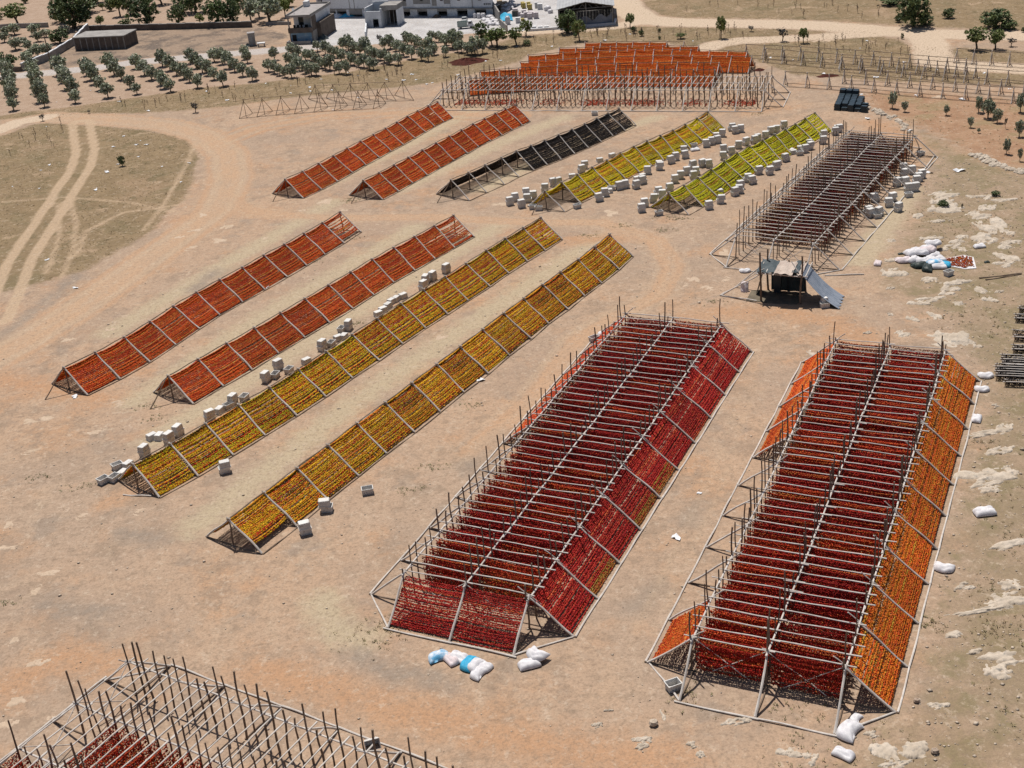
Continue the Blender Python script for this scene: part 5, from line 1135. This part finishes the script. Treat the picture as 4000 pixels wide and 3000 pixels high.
# dark low racks on the right edge
def ez_(x, y): return (3750 + x / 2.116, 1150 + y / 2.116)
for i, (x, y, rows_) in enumerate([(470, 150, 2), (440, 232, 3), (420, 330, 1), (430, 388, 2), (420, 490, 3), (330, 610, 5), (280, 710, 6), (350, 762, 2)]):
    a = G(*ez_(x, y)); d = (G(*ez_(x + 300, y + 14)) - a).normalized(); nr = V3((-d.y, d.x, 0)); r_ = empty('low_rack', a)
    tag(r_, f'low dark rack of blackish strings at the right edge, {nth(i + 1)} from the top', 'drying rack', 'low dark racks at the right edge')
    for k in range(rows_):
        o_ = a + nr * (.34 * k) + d * (.10 * (k % 2)); L_ = 5.2
        pole('rail', r_, o_ + UP * .36, o_ + d * L_ + UP * .36, .035)
        for q_ in range(3): pole('post', r_, o_ + d * (.15 + q_ * 2.4), o_ + d * (.15 + q_ * 2.4) + UP * .5, .03, 'brown')
        s_ = ob('aubergine_strings', curtain('black', k % 2, .08, .42, .08, ns=5), r_, frame(o_ - a, d, V3((-d.y, d.x, 0)), L_ / CW, 1, .9)); s_['kind'] = 'stuff'

# ------------------------------------------------------------------ buildings at the back
def place(name, pl, pr, label, cat):
    L_, R_ = G(*pl), G(*pr); e = (R_ - L_); o = empty(name, L_, math.atan2(e.y, e.x)); tag(o, label, cat); return o, e.length, ppm(*pl)
def bx(name, par, x0, x1, y0, y1, z0, z1, mat):
    b = MB(); b.box(x0, x1, y0, y1, z0, z1); return b.build(name, MAT[mat], par)
# two-storey house
hs, wq, s_ = place('house', (1135, 169.5), (1227, 166), 'two-storey concrete house with blue-washed ground floor and open upper balcony', 'house')
zz = lambda dy: dy / (s_ * .978); D = 9.0
z1, z2, z3, z4_ = zz(38), zz(57), zz(97), zz(108)
bx('ground_floor_wall', hs, 0, wq, .12, D, 0, z1, 'concrete'); bx('painted_front', hs, .25, wq - .25, .06, .117, .05, z1 - .03, 'bluepaint')
dr_ = bx('door', hs, wq * .12, wq * .29, .02, .057, .03, z1 * .82, 'dark'); bx('handle', dr_, wq * .26, wq * .27, 0, .017, z1 * .4, z1 * .46, 'metal')
bx('balcony_parapet', hs, -.05, wq + .05, -.1, .11, z1 + .003, z2, 'block'); bx('floor_slab', hs, -.04, wq + .04, .113, D, z1 + .003, z1 + .15, 'concrete')
bx('upper_wall', hs, .15, wq - .15, 2.2, D - .02, z1 + .153, z3 - .003, 'render')
for x in (0, wq - .16): bx('column', hs, x, x + .16, .12, .3, z1 + .153, z3 - .003, 'concrete')
bx('side_wall', hs, wq - .142, wq - .003, .5, 2.197, z1 + .153, z3 - .1, 'block')
bx('room_door', hs, wq * .62, wq * .8, 2.15, 2.197, z1 + .16, z3 - .35, 'paintwhite'); bx('window', hs, wq * .25, wq * .45, 2.15, 2.197, z2, z3 - .3, 'glass')
rf = bx('roof_slab', hs, -.12, wq + .12, -.1, D + .1, z3, z3 + .18, 'roofslab')
for x0, x1, y0, y1 in ((-.12, .02, -.1, D + .1), (wq - .02, wq + .12, -.1, D + .1), (.023, wq - .023, D - .04, D + .1), (.023, wq - .023, -.1, .02)): bx('roof_parapet', rf, x0, x1, y0, y1, z3 + .183, z3 + (.42 if y1 > 1 else .30), 'concrete')
bx('water_tank', rf, .25, 1.0, D - 2.2, D - 1.2, z3 + .2, z3 + 1.0, 'balewhite')
b_ = MB(); b_.tube([(.5, 2, z3 + .2), (.5, 2, z3 + .75)], [.03, .03], 6); b_.tube([(.5, 1.95, z3 + .75), (.47, 1.8, z3 + .85)], [.05, .22], 10); b_.build('satellite_dish', MAT['paintwhite'], rf)
for i, (x, w_) in enumerate(((.35, .35), (.9, .4), (1.5, .3), (2.2, .5))):
    b_ = MB(); b_.box(x, x + w_, .9, 1.3, z1 + .16, z1 + .55 + .1 * i % .2); b_.box(x, x + w_, 1.25, 1.3, z1 + .5, z1 + .95); b_.build('chair', MAT['dark'], hs)
bx('garden_wall', hs, -.15, wq - .1, -1.15, -1.0, 0, .5, 'concrete'); bx('garden_wall', hs, -.15, 0, -.997, -.05, 0, .5, 'concrete')
# small annexe on the right of the house
bx('annexe', hs, wq + .003, wq + .65, 2.0, D - .5, 0, z2 + .3, 'block')
o = tag(mound(1262, 152, .9, .7, .8, '', 'darktarp', 'covered_heap', 'heap', 9), 'small heap under dark blue-grey sheet beside the house', 'heap')
# white factory
fa, wq, s_ = place('factory', (1246, 66), (1925, 63), 'long whitewashed factory with dark openings along its base, cut by the top edge', 'factory')
X_ = lambda px: (px - 1246) / (1925 - 1246) * wq
zl, HT, dpt = zz(27), 5.4, 3.2
op = [(1247, 1317, zz(20)), (1321, 1361, zz(20)), (1372, 1424, zz(8)), (1579, 1613, zz(17)), (1640, 1679, zz(18)), (1718, 1755, zz(18)), (1792, 1832, zz(20)), (1859, 1902, zz(21))]
last = 1246 - 2
for (a, b2, h_) in op:
    bx('pier', fa, X_(last), X_(a), 0, .5, 0, zl, 'render'); bx('lintel', fa, X_(a) + .003, X_(b2) - .003, .01, .49, h_, zl, 'concrete'); last = b2
bx('pier', fa, X_(last), X_(1927), 0, .5, 0, zl, 'render')
bx('inner_wall', fa, -.1, wq + .05, dpt, dpt + .2, 0, zl, 'block')
bx('ledge', fa, X_(1560), X_(1927), -.28, 3.0, zl + .003, zl + .14, 'concrete'); bx('floor', fa, -.1, X_(1560) - .003, -.05, 3.0, zl + .003, zl + .14, 'concrete')
bx('upper_wall', fa, -.1, X_(1560), .0, .4, zl + .143, HT, 'render')
bx('upper_wall', fa, X_(1560) + .003, wq + .05, .06, .4, zl + .143, HT, 'render')
for a, b2 in ((1584, 1601), (1628, 1694), (1700, 1718), (1746, 1770)): bx('patch', fa, X_(a), X_(b2), .03, .057, zz(38), zz(62), 'concrete')
for a, b2 in ((1629, 1696), (1747, 1770)): bx('panel', fa, X_(a), X_(b2), -.02, .027, zl + .16, zz(45), 'render')
for a in (1591, 1656, 1733, 1798, 1876): 
    wn = bx('window', fa, X_(a), X_(a + 10), .0, .028, zz(57), zz(66), 'dark'); bx('sill', wn, X_(a) - .04, X_(a + 10) + .04, -.06, .0, zz(56), zz(57) - .003, 'concrete')
wn = bx('window', fa, X_(1250), X_(1268), -.04, -.003, zz(42), zz(64), 'dark')
for a in (1252, 1257, 1262): bx('window_bar', wn, X_(a), X_(a + 2), -.06, -.043, zz(43), zz(63), 'paintwhite')
for a in (1376, 1395, 1852): bx('pilaster', fa, X_(a), X_(a) + .08, -.05, -.003, zl + .16, HT - .02, 'concrete')
for k in range(4): bx('vent', fa, X_(1895 + k * 7), X_(1899 + k * 7), .03, .057, zz(40), zz(46), 'dark')
bx('roof', fa, -.1, wq + .05, .403, 11, HT - .2, HT, 'sheet')
# roofless block and gate house
ru, wq, s_ = place('roofless_block', (1430, 108), (1492, 107), 'roofless white block with a dark doorway in the yard', 'building')
h_ = zz(60); bx('front_wall', ru, 0, wq * .47, 0, .18, 0, h_, 'render'); bx('front_wall', ru, wq * .83, wq, 0, .18, 0, h_, 'render'); bx('lintel', ru, wq * .47 + .003, wq * .83 - .003, .003, .177, zz(32), h_, 'render')
bx('side_wall', ru, 0, .16, .183, 3.4, 0, h_ + .5, 'render'); bx('side_wall', ru, wq - .16, wq, .183, 3.4, 0, h_ + .35, 'render'); bx('back_wall', ru, 0, wq, 3.403, 3.6, 0, h_ + .9, 'render'); bx('floor', ru, .163, wq - .163, .183, 3.4, zz(28), zz(28) + .1, 'darktarp')
gt, wq, s_ = place('gate_house', (1493.5, 103), (1556, 101), 'low flat-roofed gate house with a wide dark opening in the yard', 'building')
h_ = zz(78); bx('side_wall', gt, 0, .15, .1, 3.2, 0, zz(60), 'render'); bx('side_wall', gt, wq - .15, wq, .1, 3.2, 0, zz(60), 'render'); bx('back_wall', gt, .153, wq - .153, 3.0, 3.2, 0, zz(60), 'block'); bx('roof_fascia', gt, -.05, wq + .05, 0, 3.3, zz(60) + .003, h_, 'concrete')
for k in range(3): bx('gate_bar', gt, wq * (.25 + .25 * k), wq * (.25 + .25 * k) + .05, .2, .25, 0, zz(59), 'metal')
def wall(name, pts, h, th, label, mat, coping=None):
    P = [G(*q_) for q_ in pts]; r_ = empty(name, P[0]); tag(r_, label, 'wall')
    for a, b2 in zip(P[:-1], P[1:]):
        d = b2 - a; L_ = d.length; m_ = MB(); m_.box(0, L_ - .003, -th / 2, th / 2, 0, h)
        o = m_.build('wall_section', MAT[mat], r_); o.location = a - P[0]; o.rotation_euler = (0, 0, math.atan2(d.y, d.x))
        if coping:
            k = max(1, int(L_ / 1.6))
            for i in range(k):
                m_ = MB(); m_.box(i * L_ / k + .02, (i + 1) * L_ / k - .02, -th / 2 - .04, th / 2 + .04, h + .003, h + .10 + .05 * (i % 2)); o = m_.build('coping', MAT[coping], r_); o.location = a - P[0]; o.rotation_euler = (0, 0, math.atan2(d.y, d.x))
wall('yard_wall', [(1928, 54), (1954, 97)], 1.9, .2, 'tall concrete wall running towards the camera between yard and pallets', 'concrete')
wall('yard_wall', [(1955.5, 100), (1982, 124)], .95, .2, 'low concrete wall continuing the tall yard wall towards the trees', 'concrete')
wall('yard_wall', [(2054, 123), (2130, 118), (2290, 106), (2400, 97), (2405, 80)], .35, .25, 'long low kerb wall along the front of the pallet yard', 'render')
wall('yard_wall', [(1434, 90), (1429, 146)], .8, .2, 'broken low wall leading from the roofless block towards the orchard', 'render')
wall('yard_wall', [(1040, 98), (1137, 96)], .5, .2, 'short low wall left of the two-storey house', 'concrete')
wall('boundary_wall', [(352, 122), (620, 116), (985, 106)], .85, .22, 'long dark block wall behind the plot with the shed', 'block', 'concrete')
wall('boundary_wall', [(346, 118), (292, 175), (200, 232), (88, 278)], 1.05, .22, 'stepped concrete wall running down left of the shed', 'concrete', 'render')
wall('boundary_wall', [(-60, 118), (40, 111), (190, 106)], .8, .22, 'grey wall at the far left behind the olives', 'concrete')
wall('boundary_wall', [(-60, 285), (85, 279)], .7, .22, 'dark wall at the left edge below the big bush', 'block')
# shed
sd_, wq, s_ = place('shed', (296, 198), (492, 190), 'long windowless grey block shed with flat concrete roof', 'shed')
bx('wall', sd_, 0, wq, 0, 4.4, 0, zz(46), 'block'); bx('roof_slab', sd_, -.12, wq + .12, -.12, 4.55, zz(46) + .003, zz(46) + .16, 'concrete')
for k in range(9): bx('wall_post', sd_, k * (wq - .16) / 8, k * (wq - .16) / 8 + .16, -.03, -.003, 0, zz(46) - .05, 'concrete')
# small kiosk left of house with tank
ki, wq, s_ = place('hut', (974, 181), (1000, 178), 'narrow grey concrete kiosk beside the gravel road', 'hut')
bx('wall', ki, 0, wq, 0, 1.0, 0, zz(46), 'concrete'); bx('roof_slab', ki, -.08, wq + .08, -.08, 1.08, zz(46) + .003, zz(46) + .12, 'roofslab'); bx('door', ki, .2, .62, -.04, -.003, .03, zz(34), 'metal')
tr_ = empty('handcart', G(1022, 182)); tag(tr_, 'small pale flat handcart on the gravel road beside the kiosk', 'cart'); bx('tray', tr_, -.6, .6, -.35, .35, .45, .6, 'balewhite')
for x in (-.45, .45):
    for y in (-.28, .28): bx('leg', tr_, x - .04, x + .04, y - .04, y + .04, 0, .447, 'metal')
mound(968, 181, .5, .4, .45, 'dark wrapped bundle beside the grey kiosk', 'darktarp', 'bundle', 'bundle', 12)
# utility pole
up_ = empty('utility_pole', G(200, 261)); tag(up_, 'tall thin wooden utility pole at the corner of the stepped wall', 'utility pole')
hp = (261 - 131) / ppm(200, 261) / .97; pole('shaft', up_, up_.location, up_.location + UP * hp, .09, 'brown'); pole('crossarm', up_, up_.location + V3((-.45, 0, hp - .3)), up_.location + V3((.45, 0, hp - .3)), .045, 'brown')
# hangar
hg, wq, s_ = place('hangar', (2186, 112), (2396, 97), 'open-fronted storage hangar with a low gabled sheet roof', 'hangar')
he, hr, D = zz(72), zz(94), 13.0
for side in (0, 1):
    x0, x1 = (-.3, wq / 2) if side == 0 else (wq / 2, wq + .3); za, zb = (he, hr) if side == 0 else (hr, he)
    n_ = 9
    for k in range(n_):
        a, b2 = k / n_, (k + 1) / n_ - .004; xa, xb = x0 + (x1 - x0) * a, x0 + (x1 - x0) * b2; ya = za + (zb - za) * a; yb = za + (zb - za) * b2; lz = .02 * (k % 2)
        b_ = MB(); b_.add([(xa, -.4, ya + lz), (xb, -.4, yb + lz), (xb, D, yb + lz), (xa, D, ya + lz), (xa, -.4, ya + lz + .05), (xb, -.4, yb + lz + .05), (xb, D, yb + lz + .05), (xa, D, ya + lz + .05)],
            [(3, 2, 1, 0), (4, 5, 6, 7), (0, 1, 5, 4), (1, 2, 6, 5), (2, 3, 7, 6), (3, 0, 4, 7)]); b_.build('roof_sheet', MAT['sheet'], hg)
for x in (0, wq / 2, wq - .12): bx('post', hg, x, x + .12, 0, .12, 0, he if x != wq / 2 else hr - .15, 'metal')
b_ = MB(); b_.tube([(0, .06, he - .12), (wq, .06, he - .12)], [.05, .05], 4); b_.tube([(0, .06, he - .06), (wq / 2, .06, hr - .08), (wq, .06, he - .06)], [.05, .05, .05], 4)
for k in range(1, 8): x = wq * k / 8; b_.tube([(x, .06, he - .12), (x + (wq / 16 if k < 4 else -wq / 16), .06, he + (hr - he) * (1 - abs(x / wq - .5) * 2) * .8 - .08)], [.03, .03], 4)
b_.build('truss', MAT['metal'], hg)
bx('side_wall', hg, -.1, .0 - .003, .2, D, 0, he - .1, 'block'); bx('back_wall', hg, 0, wq, D - .2, D - .05, 0, he - .1, 'block'); bx('side_wall', hg, wq + .003, wq + .1, .2, D, 0, he - .1, 'block')
V = []; n_ = 16
for i in range(n_ + 1): u = i / n_; V += [(wq * (.42 + .56 * u), .35 + .1 * math.sin(9 * u), .02), (wq * (.42 + .56 * u), .30 + .1 * math.sin(9 * u), he * (.42 + .13 * math.sin(13 * u) + .2 * u ** 3))]
b_ = MB(); b_.add(V, [(2 * i, 2 * i + 2, 2 * i + 3, 2 * i + 1) for i in range(n_)]); b_.add([(x, y + .03, z) for x, y, z in V], [(2 * i + 1, 2 * i + 3, 2 * i + 2, 2 * i) for i in range(n_)]); b_.build('front_net', MAT['tarp'], hg)
# bales and jumbo bags
def bale_mesh(mat, layers):
    b = MB(); rs = random.Random(layers)
    for k in range(layers):
        z0 = .08 + k * .92 / layers; z1_ = .08 + (k + 1) * .92 / layers - .02
        for i in range(2):
            e = rs.uniform(0, .02); x0 = -.5 + i * .5; b.box(x0 + .01, x0 + .49, -.5 + e, .5 - e, z0 + .006, z1_, 0, .012, .012)
    b.box(-.5, .5, -.5, .5, 0, .075, 0); return mesh('bale', b.v, b.f, MAT[mat])
BM = {m_: bale_mesh(m_, 4) for m_ in ('bale', 'baleyellow', 'balewhite')}
cz = lambda x, y: (1900 + x / 4.424, y / 4.424)
for i, (x, y, w_, h_, mt) in enumerate([(632,128,65,95,'baleyellow'),(652,155,72,105,'baleyellow'),(735,135,70,100,'baleyellow'),(757,178,78,105,'baleyellow'),(875,148,68,108,'balewhite'),(932,170,88,108,'balewhite'),(632,318,72,80,'bale'),(650,225,76,50,'bale'),(690,308,82,100,'bale'),
        (755,338,82,108,'bale'),(770,250,70,60,'bale'),(785,305,82,100,'bale'),(865,330,84,118,'bale'),(565,285,70,80,'bale'),(500,210,90,60,'bale'),(550,408,76,105,'balewhite'),(825,512,80,52,'balewhite'),(937,508,80,50,'balewhite'),(1045,500,82,46,'balewhite'),(630,372,60,50,'baleyellow')]):
    px, py = cz(x, y); s_ = ppm(px, py); o = ob('pallet_load', BM[mt]); o.location = G(px, py) + V3((0, .5, 0)); w2 = w_ / 4.424 / s_; o.scale = (w2, w2 * .9, h_ / 4.424 / s_ * .92); o.rotation_euler = (0, 0, -.1)
    tag(o, f'{ {"bale": "pinkish", "baleyellow": "yellow", "balewhite": "white"}[mt] } wrapped pallet load in the pallet yard, {nth(i + 1)} counted from the back left', 'pallet load', 'pallet loads before the hangar')
def jumbo(seed):
    rs = random.Random(seed); V = []; F = []; na, nr = 12, 6
    for i in range(nr + 1):
        u = i / nr; r = .5 * (.86 + .18 * math.sin(math.pi * (.1 + .8 * u))) * (1 if i < nr else .72)
        for k in range(na):
            a = 2 * math.pi * k / na; q_ = r / max(abs(math.cos(a)), abs(math.sin(a))) ** .55 * rs.uniform(.95, 1.05); V.append((q_ * math.cos(a), q_ * math.sin(a), u * (1 if i < nr else 1.02)))
    for i in range(nr):
        for k in range(na): F.append((i * na + k, i * na + (k + 1) % na, (i + 1) * na + (k + 1) % na, (i + 1) * na + k))
    F.append(tuple(nr * na + k for k in range(na))); b = MB(); b.add(V, F)
    for sx in (-1, 1):
        for sy in (-1, 1): b.tube([(sx * .36, sy * .36, .95), (sx * .28, sy * .3, 1.14), (sx * .2, sy * .36, .97)], [.03, .03, .03], 4)
    return mesh('bulk_bag', b.v, b.f, MAT['sack'], smooth=True)
JB = [jumbo(s) for s in range(3)]
def bulk(px, py, w_, h_, lab):
    s_ = ppm(px, py); o = ob('bulk_bag', random.choice(JB)); o.location = G(px, py) + V3((0, .4, 0)); w2 = w_ / s_; o.scale = (w2, w2, h_ / s_ * .88); o.rotation_euler = (0, 0, random.uniform(-.3, .3)); tag(o, lab, 'bulk bag', 'bulk bags in the yards')
cy_ = lambda x, y: (1500 + x / 4.424, y / 4.424)
bulk(*cz(375, 428), 20, 34, 'tallest white bulk bag beside the blue sheeting in the pallet yard')
bulk(*cz(1637, 372), 19, 16, 'white bulk bag before the hangar, leftmost of its three'); bulk(*cz(1730, 447), 21, 23, 'double white bulk bag before the hangar, middle one'); bulk(*cz(1885, 442), 20, 17, 'white bulk bag before the hangar, rightmost of its three')
bulk(*cy_(1578, 318), 15, 20, 'grey-white bulk bag by the factory wall, leftmost of three'); bulk(*cy_(1645, 322), 16, 22, 'grey-white bulk bag by the factory wall, middle of three'); bulk(*cy_(1720, 322), 17, 22, 'grey-white bulk bag by the factory wall, rightmost of three')
bulk(*cz(1060, 190), 26, 20, 'grey-white bulk bag left of the hangar posts'); bulk(*cz(1110, 235), 20, 16, 'sagging grey bulk bag at the left hangar corner')
for i, (x, y, z) in enumerate([(1740,345,0),(1790,350,0),(1840,360,0),(1800,390,0),(1860,400,.0),(1900,390,.2),(1850,430,0),(1910,430,.15),(1950,430,0),(1890,370,.35),(1940,400,.3),(1970,410,0),(1820,300,.2),(1830,330,.3)]):
    sack(*cy_(x, y), random.uniform(0, 3), f'bulging white bag in the pile against the tall yard wall, {nth(i + 1)} from the left', 'sack', z, 1.15, group='bags against the yard wall')
for i, (x, y, z) in enumerate([(330,130,.2),(380,110,.3),(430,120,.3),(360,180,0),(420,160,.2),(300,170,0),(440,95,.5),(470,120,.2)]):
    sack(*cz(x, y), random.uniform(0, 3), f'white plastic bag in the heap behind the blue sheeting, {nth(i + 1)} one', 'sack', z, 1.2, group='bags behind the blue sheeting')
bl = empty('blue_sheeting', G(*cz(330, 360))); tag(bl, 'crumpled blue plastic sheeting over a heap beside the tall yard wall', 'sheeting'); bo = G(*cz(345, 330))
sheet('sheet', bl, lambda u, v: bo + V3(((u - .5) * 1.9, (v - .35) * 5.2, max(.04, .75 * math.sin(math.pi * u) ** .7 * math.sin(math.pi * (v * .9 + .05)) + .1 * math.sin(9 * u + 7 * v)))), 10, 10, 'sackblue')
for i, (x, y, w_, h_) in enumerate([(230, 130, 95, 85), (320, 90, 75, 60), (230, 60, 80, 50), (505, 290, 95, 100)]):
    px, py = cz(x, y); s_ = ppm(px, py); b_ = MB(); b_.box(-.5, .5, -.5, .5, 0, .85); b_.box(-.52, .52, -.52, -.1, .853, .9); b_.box(-.52, .52, .1, .52, .853, .88)
    o = b_.build('cardboard_box', MAT['card' if i < 3 else 'block']); o.location = G(px, py) + V3((0, .5, 0)); q_ = w_ / 4.424 / s_; o.scale = (q_, q_, h_ / 4.424 / s_); o.rotation_euler = (random.uniform(-.15, .15), 0, random.uniform(-.5, .5))
    tag(o, ['large cardboard box leaning by the tall yard wall', 'smaller cardboard box on the heap by the yard wall', 'cardboard box at the back of the heap by the yard wall', 'dark brown box beside the blue sheeting'][i], 'box')
tag(mound(1355, 64, 1.4, .9, .45, '', 'sackblue', 'blue_sheeting', 'sheeting', 15), 'blue sheeting heap under the left end of the factory', 'sheeting'); mound(1310, 66, 2.0, 1.0, .55, 'pale heap of stone dust under the left end of the factory', 'render', 'dust_heap', 'heap', 16)
mound(1621, 61, .9, .6, .5, 'pale heap of bags between the factory openings', 'sack', 'bag_heap', 'heap', 17); mound(1706, 68, .7, .6, .5, 'dark brown scrap heap in front of the factory wall', 'block', 'scrap_heap', 'heap', 18)
# truck and cars
def wheels(par, xs_, ys_, r):
    for x in xs_:
        for y in ys_:
            b_ = MB(); b_.tube([(x, y - .1, r), (x, y + .1, r)], [r, r], 12); wl = b_.build('wheel', MAT['rubber'], par); b_ = MB(); b_.tube([(x, y - .115, r), (x, y + .115, r)], [r * .5, r * .5], 8); b_.build('rim', MAT['metal'], wl)
tk = empty('truck', G(1819, 110), .02); sc = .52; tk.scale = (sc, sc, sc); tag(tk, 'small white flatbed truck with grey-green high-sided bed parked in the yard', 'truck')
bx('chassis', tk, -2.2, 2.3, -.7, .7, .45, .65, 'dark'); bx('bed_floor', tk, -2.35, .55, -.9, .9, .66, .78, 'paintgreen')
for y0, y1 in ((-.9, -.84), (.84, .9)): bx('bed_side', tk, -2.35, .55, y0, y1, .783, 2.0, 'paintgreen')
bx('tailgate', tk, -2.35, -2.29, -.837, .837, .783, 2.35, 'paintwhite'); bx('headboard', tk, .49, .55, -.837, .837, .783, 2.0, 'paintgreen')
b_ = MB(); b_.box(.65, 2.35, -.85, .85, .55, 1.25); V = [(.7, -.8, 1.25), (2.2, -.8, 1.25), (2.2, .8, 1.25), (.7, .8, 1.25), (.75, -.74, 2.0), (1.75, -.74, 2.0), (1.75, .74, 2.0), (.75, .74, 2.0)]; b_.add(V, [(4, 5, 6, 7), (0, 1, 5, 4), (1, 2, 6, 5), (2, 3, 7, 6), (3, 0, 4, 7)]); cb_ = b_.build('cab', MAT['paintwhite'], tk)
b_ = MB(); b_.add([(2.16, -.7, 1.33), (2.16, .7, 1.33), (1.83, .68, 1.92), (1.83, -.68, 1.92)], [(0, 1, 2, 3)]); b_.add([(2.19, -.7, 1.33), (2.19, .7, 1.33), (1.86, .68, 1.92), (1.86, -.68, 1.92)], [(0, 1, 2, 3)]); b_.build('windscreen', MAT['glass'], cb_)
for y in (-.83, .80): bx('side_window', cb_, 1.0, 1.75, y, y + .03, 1.35, 1.85, 'glass')
for y in (-.7, .5): bx('headlight', cb_, 2.353, 2.38, y, y + .2, .8, .95, 'paintwhite')
wheels(tk, (-1.4, 1.6), (-.75, .75), .36)
def car(px, py, rz, lab, mat):
    r_ = empty('car', G(px, py), rz); r_.scale = (.5, .5, .5); tag(r_, lab, 'car')
    def loft(name, secs, m_):
        b = MB(); V = []; F = []
        for x, y, z0, z1_ in secs: V += [(x, -y, z0), (x, y, z0), (x, y * .92, z1_), (x, -y * .92, z1_)]
        for i in range(len(secs) - 1):
            for k in range(4): F.append((4 * i + k, 4 * i + (k + 1) % 4, 4 * i + 4 + (k + 1) % 4, 4 * i + 4 + k))
        F += [(3, 2, 1, 0), tuple(4 * (len(secs) - 1) + k for k in range(4))]; b.add(V, F); return b.build(name, MAT[m_], r_)
    loft('body', [(-2.1, .72, .4, .8), (-1.9, .84, .3, .95), (-.9, .86, .28, 1.0), (.8, .86, .28, .98), (1.7, .84, .3, .85), (2.1, .7, .38, .68)], mat)
    loft('cabin', [(-1.75, .7, .96, 1.0), (-1.2, .74, .96, 1.42), (.1, .74, .96, 1.45), (1.0, .72, .95, .99)], 'glass'); loft('roof', [(-1.2, .70, 1.425, 1.46), (-.5, .70, 1.44, 1.50), (.1, .70, 1.455, 1.49)], mat)
    wheels(r_, (-1.3, 1.3), (-.78, .78), .32)
    for y in (-.6, .42): bx('headlight', r_, 2.0, 2.12, y, y + .18, .55, .66, 'paintwhite')
car(1815, 84, 1.5, 'silver car parked behind the small truck', 'silver'); car(1565, 86, 1.4, 'grey car half hidden right of the gate house', 'silver')
